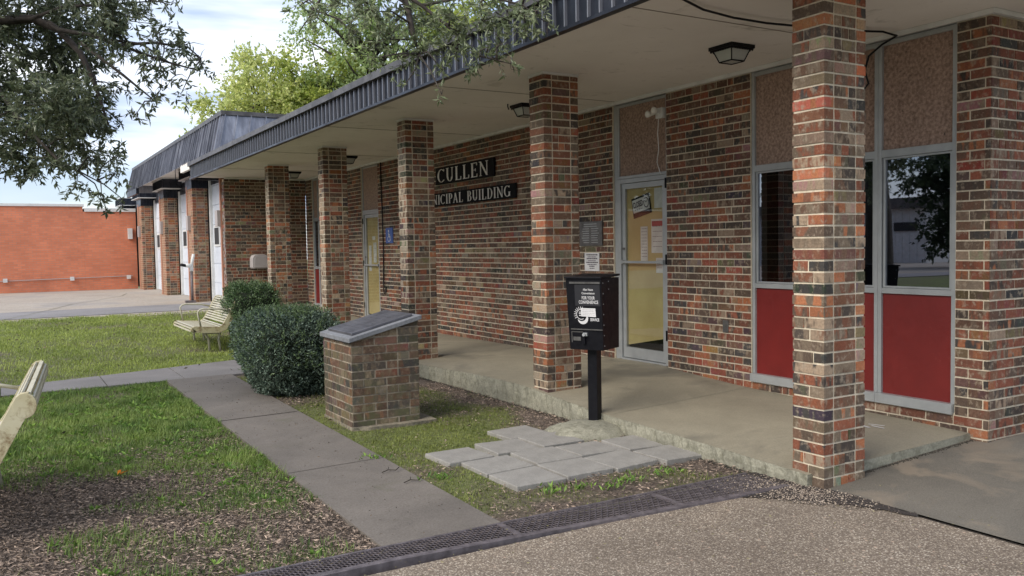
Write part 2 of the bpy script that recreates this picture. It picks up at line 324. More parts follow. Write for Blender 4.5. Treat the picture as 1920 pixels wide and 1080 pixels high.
# ------------------------------------------------------------ brick laying
PAL=[((.225,.078,.046),3.0),((.175,.072,.046),3.2),((.135,.075,.050),3.2),((.10,.068,.050),3),((.15,.104,.073),2.2),((.072,.055,.044),2),((.31,.12,.058),1.3),((.25,.18,.125),1.7),((.058,.052,.048),1.1)]
CPAL=[((.25,.09,.05),2.6),((.20,.088,.052),2.4),((.155,.09,.058),2.6),((.12,.085,.060),2.6),((.18,.135,.093),3),((.078,.062,.050),1.8),((.37,.145,.068),1.5),((.32,.235,.16),2.6),((.066,.06,.054),1.0)]
PALP=[((.15,.083,.055),3),((.12,.075,.052),3),((.13,.098,.068),3),((.085,.068,.055),2.8),((.24,.12,.068),1.1),((.22,.165,.11),1.2),((.055,.05,.046),1.3)]
def pick(pal):
    s=sum(w for _,w in pal); x=rnd.random()*s
    for c,w_ in pal:
        x-=w_
        if x<=0: break
    k=rnd.uniform(.8,1.2); return tuple(q*k for q in c)
def bc(pal=PAL):
    a=pick(pal); b=pick(pal) if rnd.random()<.55 else tuple(q*rnd.uniform(.75,1.25) for q in a)
    r=rnd.random(); return (*a,r),(*b,r)
CH=.0667
def lay(mb,back,o,u,n,Lr,z0,z1,holes=(),pal=PAL,tk=.2,first=0,module=.2065,dpt=.035):
    """running bond on plane through o along u, outward normal n"""
    o=Vector(o);u=Vector(u);n=Vector(n);z=Vector((0,0,1)); k=0; zz=z0
    while zz<z1-.012:
        ze=min(zz+CH,z1)
        segs=[(0,Lr)]
        for (a0,a1,h0,h1) in holes:
            if h0<(zz+ze)/2<h1:
                ns=[]
                for s0,s1 in segs:
                    if a1<=s0 or a0>=s1: ns.append((s0,s1)); continue
                    if a0>s0: ns.append((s0,a0))
                    if a1<s1: ns.append((a1,s1))
                segs=ns
        off=(k%2)*module/2+first
        for s0,s1 in segs:
            a=s0; g=math.floor((s0-off)/module)*module+off
            while a<s1-1e-4:
                g+=module
                e=min(g,s1)
                if s1-e<.035: e=s1
                if e-a<.02: a=e if e-a<=0 else a; 
                if e-a>=.018:
                    cuts=[a,e]
                    if e-a>.15 and rnd.random()<.14: cuts=[a,a+(e-a)*rnd.choice([.35,.5,.65]),e]
                    for q in range(len(cuts)-1):
                        c1,c2=bc(pal)
                        mb.obox(o,u,z,n,cuts[q]+.0055,cuts[q+1]-.0055,zz+.0115,ze,-dpt,rnd.uniform(-.0015,.0018),c1,c2,j=.0012)
                    a=e
                else: a=max(e,a+1e-3)
                if g>=s1: break
        zz+=CH;k+=1
    # mortar backing, split round the openings
    xs=sorted({0,Lr,*[min(max(q,0),Lr) for h in holes for q in h[:2]]}); zs=sorted({z0,z1,*[min(max(q,z0),z1) for h in holes for q in h[2:]]})
    for i in range(len(xs)-1):
        for j in range(len(zs)-1):
            cx=(xs[i]+xs[i+1])/2; cz=(zs[j]+zs[j+1])/2
            if any(h[0]<cx<h[1] and h[2]<cz<h[3] for h in holes): continue
            back.obox(o,u,z,n,xs[i]+(.009 if i==0 else 0),xs[i+1]-(.009 if i==len(xs)-2 else 0),zs[j],zs[j+1],-tk,-.005)
W=1.565; H=2.93; S=2.928
# ------------------------------------------------------------ ground
def patch(name,mat_,xs,ys,dz,attrf=None,bil=None,kind='structure',zf=None,skirt=0):
    xs=np.asarray(xs);ys=np.asarray(ys); X,Y=np.meshgrid(xs,ys,indexing='ij')
    if bil is not None:
        a,b,c,d_=[np.array(p) for p in bil]; s=X[...,None];t_=Y[...,None]
        P=a*(1-s)*(1-t_)+b*s*(1-t_)+c*s*t_+d_*(1-s)*t_; X,Y=P[...,0],P[...,1]
    Z=(gz(X,Y) if zf is None else zf(X,Y))+dz
    V=np.stack([X,Y,Z],-1).reshape(-1,3); nx,ny=X.shape
    I=np.arange(nx*ny).reshape(nx,ny)
    Q=np.stack([I[:-1,:-1],I[1:,:-1],I[1:,1:],I[:-1,1:]],-1).reshape(-1,4)
    C=None
    if attrf is not None:
        a=attrf(V[:,0],V[:,1]); C=np.stack([a,a,a,a*0+1],-1)
    if skirt:
        ring=np.concatenate([I[:,0],I[-1,1:],I[-2::-1,-1],I[0,-2:0:-1]]); b0=len(V); low=V[ring].copy(); low[:,2]-=skirt; V=np.vstack([V,low]); m=len(ring); ar=np.arange(m)
        Q=np.vstack([Q,np.stack([ring,b0+ar,b0+(ar+1)%m,np.roll(ring,-1)],-1)])
    o=npmesh(name,V,Q,mat_,C=C,smooth=False)
    if kind:o['kind']=kind
    return o
def in_walk(x,y):
    r=-1.86+.05*sst(3,6.9,y); e=.05*(vn(x,y,9)-.35); return (x>-2.53+e)&(x<r-e)&(y>.5)&(y<7)
def in_path(x,y):
    lo=6.5+(x+12)/9.5*.4; hi=np.where(x<-4.1,6.9+(x+12)/7.9*.6,7.5+(x+4.1)/2.7*.75)
    return (y>lo)&(y<hi)&(x<-1.35)
def cover(x,y):
    n=.55*vn(x,y,1.3)+.3*vn(x,y,3.7)+.15*vn(x,y,9)
    base=.20+.80*sst(1.35,3.1,y+.35*(x+3.2))+.22*np.exp(-(((x+3.9)/.4)**2+((y-1.9)/.12)**2))
    base=base+.62*np.exp(-(((x+2.95)/.42)**2+((y-1.75)/.33)**2))+.35*np.exp(-(((x+3.75)/.25)**2+((y-1.45)/.2)**2))
    base=np.where(y>7,.98,base)
    rs=.58+.25*sst(2.2,3.2,y)-.75*np.exp(-((x+.12)/.22)**2)*sst(.4,1,y)+.30*np.exp(-((x+1.25)/.2)**2)
    rs=rs-.35*np.exp(-((y-.62)/.12)**2)
    base=np.where(x>-2.0,np.where(y<7,rs,base),base)
    return np.clip((n-.5)*1.9+base-.12,0,1)
xs=np.concatenate([np.linspace(-40,-6,30),np.linspace(-5.9,-.02,160)]); ys=np.concatenate([np.linspace(.47,7,180),np.linspace(7.1,14.6,80)])
patch('lawn',m_lawn,xs,ys,-.012,attrf=cover)
patch('ground',m_lawn,np.linspace(-150,150,13),np.linspace(-150,150,13),-.22,attrf=lambda x,y:x*0+.7,zf=lambda x,y:x*0)
patch('pavement',m_aggr,np.linspace(-30,-.003,40),np.linspace(-14,.215,40),0)
patch('apron',m_apron,np.linspace(.034,12,60),np.linspace(-14,.35,60),.0)
patch('joint',m_soil,np.linspace(-.02,.05,2),np.linspace(-14,.3,20),-.014)
gbm=MB(); gpts=[(-.52,.30),(-.50,.15),(-.40,.06),(-.28,-.05),(-.20,-.16),(-.13,-.30),(-.06,-.44),(-.01,-.60),(.02,-.60),(.03,-.3),(.035,-.10),(.03,.02),(0,.2),(-.03,.49),(-.3,.49)]
gj=[]
for i in range(len(gpts)):
    a_,b__=gpts[i],gpts[(i+1)%len(gpts)]
    for k in range(6):
        t__=k/6; gj.append((a_[0]+(b__[0]-a_[0])*t__+rnd.uniform(-.012,.012),a_[1]+(b__[1]-a_[1])*t__+rnd.uniform(-.012,.012),.005))
gbm.poly(gj); tag(gbm.build('gravel_bed',m_soil),kind='structure')
patch('trench',m_soil,np.linspace(-7,0,2),np.linspace(.1,.55,2),-.07,zf=lambda x,y:x*0)
patch('walkway',m_walk,np.linspace(0,1,4),np.linspace(0,1,30),.012,bil=[(-2.53,.50),(-1.87,.50),(-1.78,6.97),(-2.50,6.92)],skirt=.05)
for jy,w_ in ((4.12,.016),(2.1,.006)):
    q=patch('walk_joint',m_soil,np.linspace(0,1,12),np.linspace(0,1,2),.0145,bil=[(-2.52,jy),(-1.84,jy+.05),(-1.84,jy+.05+w_),(-2.52,jy+w_)])
patch('cross_path',m_path,np.linspace(0,1,30),np.linspace(0,1,4),.010,bil=[(-12,6.5),(-1.40,6.95),(-1.40,8.25),(-12,6.9)],skirt=.05) if False else None
pth=MB()
def gp(x,y,dz): return (x,y,float(gz(x,y))+dz)
cuts=[-30,-12,-9.5,-7.2,-5.6,-4.1,-3.1,-2.3,-1.4]
def plo(x): return 6.5+(x+12)/9.5*.4 if x>-12 else 6.5+(x+12)*.04
def phi(x): return (7.5+(x+4.1)/2.7*.75) if x>-4.1 else 6.9+(x+12)/7.9*.6
for i in range(len(cuts)-1):
    a,b_=cuts[i]+.006,cuts[i+1]-.006
    P=[(a,plo(a)),(b_,plo(b_)),(b_,phi(b_)),(a,phi(a))]
    pth.hexa([gp(*p,-.06) for p in P]+[gp(*p,.010) for p in P])
tag(pth.build('path',m_path),kind='structure')
patch('driveway',m_drive,np.linspace(0,1,30),np.linspace(0,1,8),.004,bil=[(-40,12.4),(.1,15.05),(.1,17.3),(-40,13.9)])
patch('drive',m_drivec,np.linspace(-40,8,40),np.linspace(12.5,27.6,30),-.004,zf=lambda x,y:gz(x,y)-.03*(1-sst(13.2,14.6,y)))
crk=MB()
for pts in ([(-4.1,14.6),(-3.6,15.9),(-3.1,17.6),(-2.6,19.4),(-1.9,20.7)],[(-1.9,20.9),(-1.2,22.5),(-.9,24)],[(-8,18.2),(-5,18.6),(-2.6,19.4)]):
    for i in range(len(pts)-1):
        a_=Vector((*pts[i],0)); b__=Vector((*pts[i+1],0)); n__=Vector((-(b__-a_).y,(b__-a_).x,0)).normalized()*.012
        crk.quad(*[(v_.x,v_.y,float(gz(v_.x,v_.y))+.007) for v_ in (a_-n__,b__-n__,b__+n__,a_+n__)])
tag(crk.build('drive_crack',m_slabe),kind='structure')
patch('street',m_asph,np.linspace(-40,-19,6),np.linspace(-60,60,6),-.1,zf=lambda x,y:x*0) 
# porch slab
EY=[.08,.2,1.06,2.05,2.3,2.95,3.3,4.1,5.5,8.3,11,14.6]; EZ=[.075,.08,.10,.12,.13,.165,.19,.184,.138,.115,.12,.27]
def slabz(x,y): return np.interp(y,EY,EZ)+.045*np.clip(x,0,2)/W
ys=np.unique(np.concatenate([np.linspace(.085,5.8,190),np.linspace(5.8,14.6,60)])); xs=np.linspace(0,1,14)
X,Y=np.meshgrid(xs,ys,indexing='ij')
edge=-.035+.02*(vn(ys*0,ys,7)-.5)*sst(3.8,4.4,ys)+.03*(vn(ys*0+4,ys,23)-.5)*sst(4,5,ys)-.006*vn(ys*0+9,ys,30)
Xw=edge[None,:]*(1-X)+(W+.03)*X
V=np.stack([Xw,Y,slabz(Xw,Y)],-1).reshape(-1,3); nx,ny=X.shape; I=np.arange(nx*ny).reshape(nx,ny)
Q=np.stack([I[:-1,:-1],I[1:,:-1],I[1:,1:],I[:-1,1:]],-1).reshape(-1,4)
tag(npmesh('porch_floor',V,Q,m_slab,smooth=True),kind='structure')
ring=np.concatenate([I[::-1,0],I[0,1:]]); top=V[ring].copy(); top[:,2]-=.0005
mid=top.copy(); n_=len(ring); ty=(np.arange(n_)<nx)
mid[:,2]=mid[:,2]*.45; bot=top.copy(); bot[:,2]=-.06
jj=(nr.rand(n_)-.5)*.02; mid[~ty,0]+=jj[~ty]-.004; bot[~ty,0]+=jj[~ty]*1.2+.004
mid[ty,1]+=jj[ty]*.6-.003
VV=np.vstack([top,mid,bot]); ar=np.arange(n_-1)
QQ=np.vstack([np.stack([ar+1,ar,ar+n_,ar+1+n_],-1),np.stack([ar+1+n_,ar+n_,ar+2*n_,ar+1+2*n_],-1)])
tag(npmesh('porch_curb',VV,QQ,m_slabe),kind='structure')
# control joint in the porch floor (narrow dark groove strip)
gj=MB(); 
for k in range(12):
    a=k/12*W; b_=(k+1)/12*W
    for (x0,y0,x1,y1) in ((a,2.02+a*.05,b_,2.02+b_*.05),):
        gj.quad((x0,y0,slabz(x0,y0)+.003),(x1,y1,slabz(x1,y1)+.003),(x1,y1+.006,slabz(x1,y1)+.003),(x0,y0+.006,slabz(x0,y0)+.003))
tag(gj.build('porch_joint',m_slabe),kind='structure')

# ------------------------------------------------------------ municipal building
B=thing('municipal_building','long low brick municipal building with dark ribbed fascia, porch columns and red window panels','building')
br=MB(); bk=MB()
# facade: u runs from near corner (Y=-.04) to Y=14.5
def hY(y0,y1,z0,z1): return (y0+.04,y1+.04,z0,z1)
D1=(3.17,4.02); D2=(10.62,11.42); WN=(.20,2.07); FW=(13.55,14.25)
holes=[hY(*WN,.24,2.9),hY(*D1,.16,2.9),hY(*D2,.10,2.9),hY(*FW,.28,2.9)]
lay(br,bk,(W,-.04,0),(0,1,0),(-1,0,0),14.7,.02,2.9,holes,first=.04)
fw=br.build('brick_wall',m_brick,B); bk.build('mortar',m_mort,fw)
br=MB();bk=MB()
lay(br,bk,(W+.003,-.04,0),(1,0,0),(0,-1,0),6.5,.02,2.9,(),first=.09)
ew=br.build('brick_wall',m_brick,B); bk.build('mortar',m_mort,ew)
br=MB();bk=MB()
lay(br,bk,(-.11,14.64,0),(1,0,0),(0,-1,0),W+.11-.004,.1,2.9,(),tk=.18)
for k in range(int(2.75/CH)):
    c1,c2=bc(); c1=tuple(.5*a+.2 for a in c1[:3])+(c1[3],); br.box(-.113,14.65,.12+k*CH,-.09,14.86,.12+k*CH+.056,c1,c2)  # wall-end bricks lightened: the sky's light is put into their colour
tw=br.build('brick_wall',m_brick,B); bk.build('mortar',m_mort,tw)
# interior shell
it=MB(); it.box(5.2,0,0,5.3,14.6,2.9); it.box(W+.22,.1,.02,5.2,14.6,.06); it.box(W+.2,.12,0,5.2,.17,2.9); it.box(W+.2,14.4,0,5.2,14.45,2.9)
it.box(2.5,2.3,.06,2.56,6.5,2.9); it.box(2.1,.5,.06,2.7,1.3,.8)
it.build('interior',m_dark,B)
# roof slab, soffit
sf=MB(); sf.box(-.64,-.95,H,8,14.88,H+.05); 
so_=sf.build('soffit',m_soff,B)
for y in (1.0,3.93,6.86,9.79,12.7):
    sm=MB(); sm.box(-.63,y,H-.004,W-.03,y+.008,H-.0005); sm.build('seam',m_seam,so_)
rf=MB(); rf.box(-.62,-.93,H+.052,8,14.86,3.20); rf.build('roof',m_cap,B)
fa=MB(); Ye=15.16
def fasc(mb,o,u,n,Lr,z0,z1,pitch=.135,rib=.022):
    mb.obox(o,u,(0,0,1),n,0,Lr,z0,z1,-.03,0)
    x=.02
    while x<Lr-.03:
        w_=.012; mb.obox(o,u,(0,0,1),n,x,x+w_,z0+.012,z1,0,rib,(1,1,1,1)); x+=pitch*rnd.uniform(.93,1.07)
    mb.obox(o,u,(0,0,1),n,0,Lr,z0-.012,z0+.012,-.03,rib+.006)
fasc(fa,(-.645,-.95,0),(0,1,0),(-1,0,0),Ye+.95,H-.01,3.175)
fasc(fa,(8,-.95,0),(-1,0,0),(0,-1,0),8.64,H-.01,3.175)
fasc(fa,(-.62,Ye,0),(1,0,0),(0,1,0),.7,H-.01,3.175)
f_=fa.build('fascia',m_metal,B)
cp=MB()
y=-.98
while y<Ye:
    e=min(y+3.05,Ye+.02); dz=rnd.uniform(-.004,.006)
    cp.box(-.70,y,3.172+dz,-.55,e-.004,3.245+dz,j=.002); y=e
cp.box(-.54,-.98,3.174,8,-.9,3.243)
cp.build('cap_flashing',m_cap,f_)
trm=MB(); trm.box(W-.035,-.06,2.895,W-.004,14.6,2.928); trm.box(W-.036,-.075,2.896,8,-.044,2.927); trm.box(-.1,14.6,2.896,W-.04,14.632,2.927)
trm.build('trim',m_white,B)
# columns
def column(k):
    y0=k*S; a=.228; b_=.358; mb=MB(); bkm=MB(); z=.0; zt=H-.015
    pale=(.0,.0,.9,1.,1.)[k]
    n=0
    while z<zt-.012:
        ze=min(z+CH,zt)-.0115
        s1=.085+rnd.uniform(-.0015,.0015); s2=.276+rnd.uniform(-.0015,.0015)
        j=.0022
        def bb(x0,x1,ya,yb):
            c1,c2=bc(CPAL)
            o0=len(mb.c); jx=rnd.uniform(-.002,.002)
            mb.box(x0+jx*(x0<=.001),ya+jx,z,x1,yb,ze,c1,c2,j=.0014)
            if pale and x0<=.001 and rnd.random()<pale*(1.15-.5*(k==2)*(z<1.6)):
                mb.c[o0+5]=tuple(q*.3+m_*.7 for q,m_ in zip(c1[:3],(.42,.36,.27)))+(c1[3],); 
        split=rnd.random()
        if split<.3: 
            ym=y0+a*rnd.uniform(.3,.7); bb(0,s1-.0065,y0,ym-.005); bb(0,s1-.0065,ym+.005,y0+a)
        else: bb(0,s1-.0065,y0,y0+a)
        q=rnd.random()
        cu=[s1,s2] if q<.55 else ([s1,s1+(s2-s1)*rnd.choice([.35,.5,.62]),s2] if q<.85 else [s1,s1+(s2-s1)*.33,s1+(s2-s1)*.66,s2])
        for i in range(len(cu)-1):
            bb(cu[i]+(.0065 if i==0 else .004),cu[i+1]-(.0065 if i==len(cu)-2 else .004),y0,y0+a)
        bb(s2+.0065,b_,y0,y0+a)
        z+=CH;n+=1
    bkm.box(.005,y0+.005,-.02,b_-.005,y0+a-.005,zt-.001)
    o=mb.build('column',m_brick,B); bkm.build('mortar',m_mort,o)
    tp=MB(); tp.box(-.008,y0-.008,H-.022,b_+.008,y0+a+.008,H-.001); tp.build('cap_trim',m_white,o)
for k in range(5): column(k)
# windows: three bays of the unit
def winbay(y0,y1,zb=.24,zt=2.895,rail1=(1.045,1.085),rail2=(2.045,2.10),parent=B,depth=.05):
    f=MB(); fw=.03
    X0=W+.012; X1=W+.075
    f.box(X0,y0,zb+.06,X1,y0+fw,zt); f.box(X0,y1-fw,zb+.06,X1,y1,zt)
    f.box(X0-.035,y0,zb-.01,X1,y1,zb+.06); f.box(X0+.002,y0+fw,zt-.035,X1-.002,y1-fw,zt)
    for r in (rail1,rail2): f.box(X0+.002,y0+fw,r[0],X1-.002,y1-fw,r[1])
    # inner sash
    a0,a1=y0+fw+.006,y1-fw-.006; b0,b1=rail1[1]+.002,rail2[0]-.002
    f.box(X0+.012,a0,b0,X0+.04,a0+.016,b1); f.box(X0+.012,a1-.016,b0,X0+.04,a1,b1); f.box(X0+.013,a0+.016,b0,X0+.039,a1-.016,b0+.014); f.box(X0+.013,a0+.016,b1-.014,X0+.039,a1-.016,b1)
    wo=f.build('window',m_alu,parent,bevel=.0015)
    p=MB(); p.quad((X0+.026,a0+.01,b0+.008),(X0+.026,a0+.01,b1-.008),(X0+.026,a1-.01,b1-.008),(X0+.026,a1-.01,b0+.008)); p.build('pane',m_glass,wo)
    p=MB(); p.box(X0+.022,y0+fw-.004,zb+.055,X0+.034,y1-fw+.004,rail1[0]+.004); p.build('lower_panel',m_red,wo)
    p=MB(); p.box(X0+.022,y0+fw-.004,rail2[1]-.004,X0+.034,y1-fw+.004,zt-.03); p.build('upper_panel',m_agg,wo)
    return wo
wb=[(.205,.815),(.817,1.43),(1.432,2.065)]
for a,b_ in wb: winbay(a,b_)
winbay(13.552,13.9,.28); winbay(13.902,14.248,.28)
def door(y0,y1,zb,zdoor,ztop,X0,hinge_right=True,tanlow=.13,label=None):
    f=MB(); fw=.045
    f.box(X0,y0,zb,X0+.07,y0+fw,zdoor+.045); f.box(X0,y1-fw,zb,X0+.07,y1,zdoor+.045); f.box(X0+.002,y0+fw,zdoor,X0+.068,y1-fw,zdoor+.045)
    f.box(X0-.004,y0,zdoor+.047,X0+.07,y1,zdoor+.075)
    f.box(X0+.006,y0,zdoor+.075,X0+.06,y0+.025,ztop); f.box(X0+.006,y1-.025,zdoor+.075,X0+.06,y1,ztop); f.box(X0+.007,y0+.025,ztop-.03,X0+.059,y1-.025,ztop)
    f.box(X0+.0,y0+fw,zb-.005,X0+.08,y1-fw,zb+.014)
    dfr=f.build('door_frame',m_alu,B,bevel=.0015)
    lf=MB(); a0,a1=y0+fw+.004,y1-fw-.004; sw=.05; XL=X0+.018
    lf.box(XL,a0,zb+.02,XL+.04,a0+sw,zdoor-.004); lf.box(XL,a1-sw,zb+.02,XL+.04,a1,zdoor-.004); lf.box(XL+.001,a0+sw,zb+.02,XL+.039,a1-sw,zb+.13); lf.box(XL+.001,a0+sw,zdoor-.06,XL+.039,a1-sw,zdoor-.004)
    dl=lf.build('door_leaf',m_alu,dfr,bevel=.002)
    p=MB(); p.quad((XL+.012,a0+sw-.006,zb+.124),(XL+.012,a0+sw-.006,zdoor-.055),(XL+.012,a1-sw+.006,zdoor-.055),(XL+.012,a1-sw+.006,zb+.124)); p.build('pane',m_dglass,dl)
    p=MB(); zt_=zdoor-.06
    za=zb+.13+tanlow; zb2=zb+.15
    p.prism([(XL+.03,a0+sw-.004,za),(XL+.03,a1-sw+.004,zb2),(XL+.03,a1-sw+.004,zt_),(XL+.03,a0+sw-.004,zt_)],(.006,0,0)); p.build('backing_board',m_tan,dl)
    p=MB(); p.box(XL-.035,a0+.01,zb+1.01,XL-.02,a1-.01,zb+1.035); p.box(XL-.03,a0+.015,zb+1.0,XL-.001,a0+.035,zb+1.045); p.box(XL-.03,a1-.035,zb+1.0,XL-.001,a1-.015,zb+1.045); p.build('push_bar',m_alu,dl)
    p=MB(); p.tube([(XL-.012,a1-.028,zb+1.16),(XL+.001,a1-.028,zb+1.16)],.014,10); p.build('lock',m_plaq,dl)
    p=MB(); p.box(X0+.02,y0+.022,zdoor+.072,X0+.035,y1-.022,ztop-.026); p.build('upper_panel',m_agg,dfr)
    hy=y0+.018 if hinge_right else y1-.018
    for z in (.25,1.0,1.75):
        h=MB(); h.tube([(X0-.008,hy,zb+z),(X0-.008,hy,zb+z+.1)],.009,8); h.build('hinge',m_black,dfr)
    return dfr
door(3.172,3.96,.235,2.075,2.895,W+.015)
door(10.63,11.40,.135,2.05,2.895,W+.015,False,0)
mb=MB(); mb.box(W+.02,3.962,.16,W+.08,4.018,2.895); mb.build('jamb_filler',m_alu,B)

# ------------------------------------------------------------ lettering
def serif(ch):
    T,t=.135,.052; s=.035; L_=[];A=[]; wd=.7
    def ln(x0,y0,x1,y1,w): L_.append((x0,y0,x1,y1,w))
    def sf(x,y,w=.13): L_.append((x-w,y,x+w,y,s))
    if ch=='C': A.append((.40,.5,.36,.48,48,312)); ln(.66,.80,.66,.97,.05); ln(.66,.12,.66,.2,.04); wd=.78
    elif ch=='G': A.append((.40,.5,.36,.48,48,322)); ln(.66,.80,.66,.97,.05); ln(.67,.06,.67,.42,.13); sf(.67,.42,.12); wd=.86
    elif ch=='U': ln(.16,.3,.16,.98,T); ln(.64,.3,.64,.98,t); A.append((.40,.32,.24,.30,180,360)); sf(.16,.975); sf(.64,.975,.11); wd=.82
    elif ch=='L': ln(.16,.02,.16,.98,T); sf(.16,.975); ln(.04,.025,.58,.025,s+.01); ln(.575,.02,.585,.24,.05); wd=.66
    elif ch=='E': ln(.16,.02,.16,.98,T); ln(.04,.975,.58,.975,s+.01); ln(.04,.025,.6,.025,s+.01); ln(.2,.5,.45,.5,s); ln(.585,.02,.59,.22,.05); ln(.57,.8,.57,.98,.05); ln(.45,.4,.45,.6,.04); wd=.68
    elif ch=='N': ln(.14,.02,.14,.98,t); ln(.70,.02,.70,.98,t); ln(.12,.98,.70,.02,T); sf(.14,.025,.1); sf(.08,.975,.08); sf(.70,.975,.11); wd=.86
    elif ch=='I': ln(.16,.02,.16,.98,T); sf(.16,.975); sf(.16,.025); wd=.34
    elif ch=='P': ln(.16,.02,.16,.98,T); sf(.16,.025); ln(.04,.975,.35,.975,s); ln(.2,.46,.35,.46,s); A.append((.34,.715,.22,.26,-90,90)); wd=.64
    elif ch=='B': ln(.16,.02,.16,.98,T); ln(.04,.975,.35,.975,s); ln(.04,.025,.37,.025,s); ln(.2,.51,.37,.51,s); A.append((.34,.74,.18,.235,-90,90)); A.append((.36,.27,.23,.245,-90,90)); wd=.68
    elif ch=='D': ln(.16,.02,.16,.98,T); ln(.04,.975,.36,.975,s); ln(.04,.025,.36,.025,s); A.append((.34,.5,.34,.475,-90,90)); wd=.78
    elif ch=='A': ln(.10,.02,.36,.98,t); ln(.36,.98,.64,.02,T); ln(.2,.34,.5,.34,s); sf(.1,.025,.1); sf(.64,.025,.13); wd=.80
    elif ch=='M': ln(.12,.02,.16,.98,t); ln(.16,.98,.44,.05,T*.9); ln(.44,.05,.72,.98,t); ln(.76,.02,.72,.98,T); sf(.12,.025,.09); sf(.78,.025,.13); sf(.12,.975,.08);sf(.76,.975,.09); wd=.96
    else: wd=.42
    return L_,A,wd
def serif_text(mb,txt,o,u,n,width,height,th=.006):
    o=Vector(o);u=Vector(u);n=Vector(n);z=Vector((0,0,1)); gap=.10
    tot=sum(serif(c)[2]+gap for c in txt)-gap; sx=width/tot; x=0; lay_=0
    def P(a,b): return o+u*(a*sx)+z*(b*height)
    for c in txt:
        L_,A,wd=serif(c)
        for (x0,y0,x1,y1,w_) in L_:
            lay_+=1; e=.00002*(lay_%17)
            if abs(y1-y0)<1e-6: q=[(x0,y0-w_/2),(x1,y0-w_/2),(x1,y0+w_/2),(x0,y0+w_/2)]
            else: q=[(x0-w_/2,y0),(x0+w_/2,y0),(x1+w_/2,y1),(x1-w_/2,y1)]
            mb.prism([P(x+a,b)for a,b in q],n*(th+e))
        for (cx,cy,rx,ry,a0,a1) in A:
            k=18
            for i in range(k):
                q=[]
                for (ai,so) in ((i,1),(i+1,1),(i+1,-1),(i,-1)):
                    an=R_(a0+(a1-a0)*ai/k); w_=.022+.045*abs(math.cos(an))
                    q.append((cx+(rx+so*w_-.03)*math.cos(an),cy+(ry+so*(.02+.005*abs(math.cos(an)))-.01)*math.sin(an)))
                mb.prism([P(x+a,b)for a,b in q],n*(th+.0004))
        x+=wd+gap
def sansmesh(mb,txt,o,u,n,height,width=None,align='C',th=.0012,bold=0,v=None):
    cu=bpy.data.curves.new('t','FONT'); cu.body=txt; cu.size=1; cu.align_x='LEFT'; cu.offset=bold; cu.resolution_u=3
    ob=bpy.data.objects.new('t',cu); COL.objects.link(ob)
    dg=bpy.context.evaluated_depsgraph_get(); me=bpy.data.meshes.new_from_object(ob.evaluated_get(dg))
    vs=[q.co.copy() for q in me.vertices]; fs=[list(p.vertices) for p in me.polygons]
    x0=min(q.x for q in vs);x1=max(q.x for q in vs);y0=min(q.y for q in vs);y1=max(q.y for q in vs)
    sy=height/(y1-y0); sx=(width/(x1-x0)) if width else sy
    o=Vector(o);u=Vector(u);n=Vector(n);z=Vector(v) if v else Vector((0,0,1)); w_=(x1-x0)*sx; sh=-w_/2 if align=='C' else 0
    k=len(mb.v)
    for q in vs: mb.v.append(tuple(o+u*((q.x-x0)*sx+sh)+z*((q.y-y0)*sy)+n*th))
    for f in fs: mb.face([k+i for i in f])
    bpy.data.objects.remove(ob); bpy.data.curves.remove(cu); bpy.data.meshes.remove(me)
UW=(0,-1,0); NW=(-1,0,0)
s=thing('sign','black board with weathered serif letters CULLEN high on the brick wall','sign',(W,7.38,2.36))
q=MB(); q.box(-.035,-.87,0,-.012,.87,.245); q.box(-.012,-.7,.1,.004,-.66,.14); q.box(-.012,.66,.1,.004,.7,.14); q.build('board',m_sblk,s,bevel=.002)
q=MB(); serif_text(q,'CULLEN',(-.035,.80,.026),UW,NW,1.54,.195); q.build('lettering',m_letter,s)
s=thing('sign','long black board reading MUNICIPAL BUILDING just below the larger town name board','sign',(W,7.40,2.05))
q=MB(); q.box(-.035,-1.43,0,-.012,1.43,.185); q.box(-.012,-1.2,.08,.004,-1.16,.12); q.box(-.012,1.16,.08,.004,1.2,.12); q.build('board',m_sblk,s,bevel=.002)
q=MB(); serif_text(q,'MUNICIPAL BUILDING',(-.035,1.36,.022),UW,NW,2.68,.142); q.build('lettering',m_letter,s)
# wall plaque and notice between column and door
s=thing('plaque','square grey metal plaque with raised text fixed to brick between column and door','plaque',(W,4.41,1.43))
q=MB(); q.box(-.022,-.21,0,.003,.21,.27); q.build('plate',m_plaq,s,bevel=.003)
q=MB()
for r in range(9):
    z=.235-r*.025
    if r<2: q.box(-.0235,-.12,z,-.0222,.12,z+.009)
    else:
        q.box(-.0235,.02+.0*r,z,-.0222,.02+rnd.uniform(.1,.14),z+.008); q.box(-.0235,-.16+rnd.uniform(0,.04),z,-.0222,-.02,z+.008)
q.build('raised_text',m_alu,s)
s=thing('notice','white paper notice with dark lines of print taped to brick below the metal plaque','notice',(W,4.41,1.155))
q=MB(); q.box(-.006,-.135,0,.002,.135,.20); q.build('sheet',m_paper,s)
q=MB()
for r in range(8):
    z=.172-r*.021; w_=rnd.uniform(.075,.115) if r<6 else .05
    x=-w_
    while x<w_:
        e=min(x+rnd.uniform(.012,.04),w_); q.box(-.0068,x,z,-.0062,e-.005,z+(.012 if r%2==0 else .008)); x=e
q.build('print',m_ink,s)
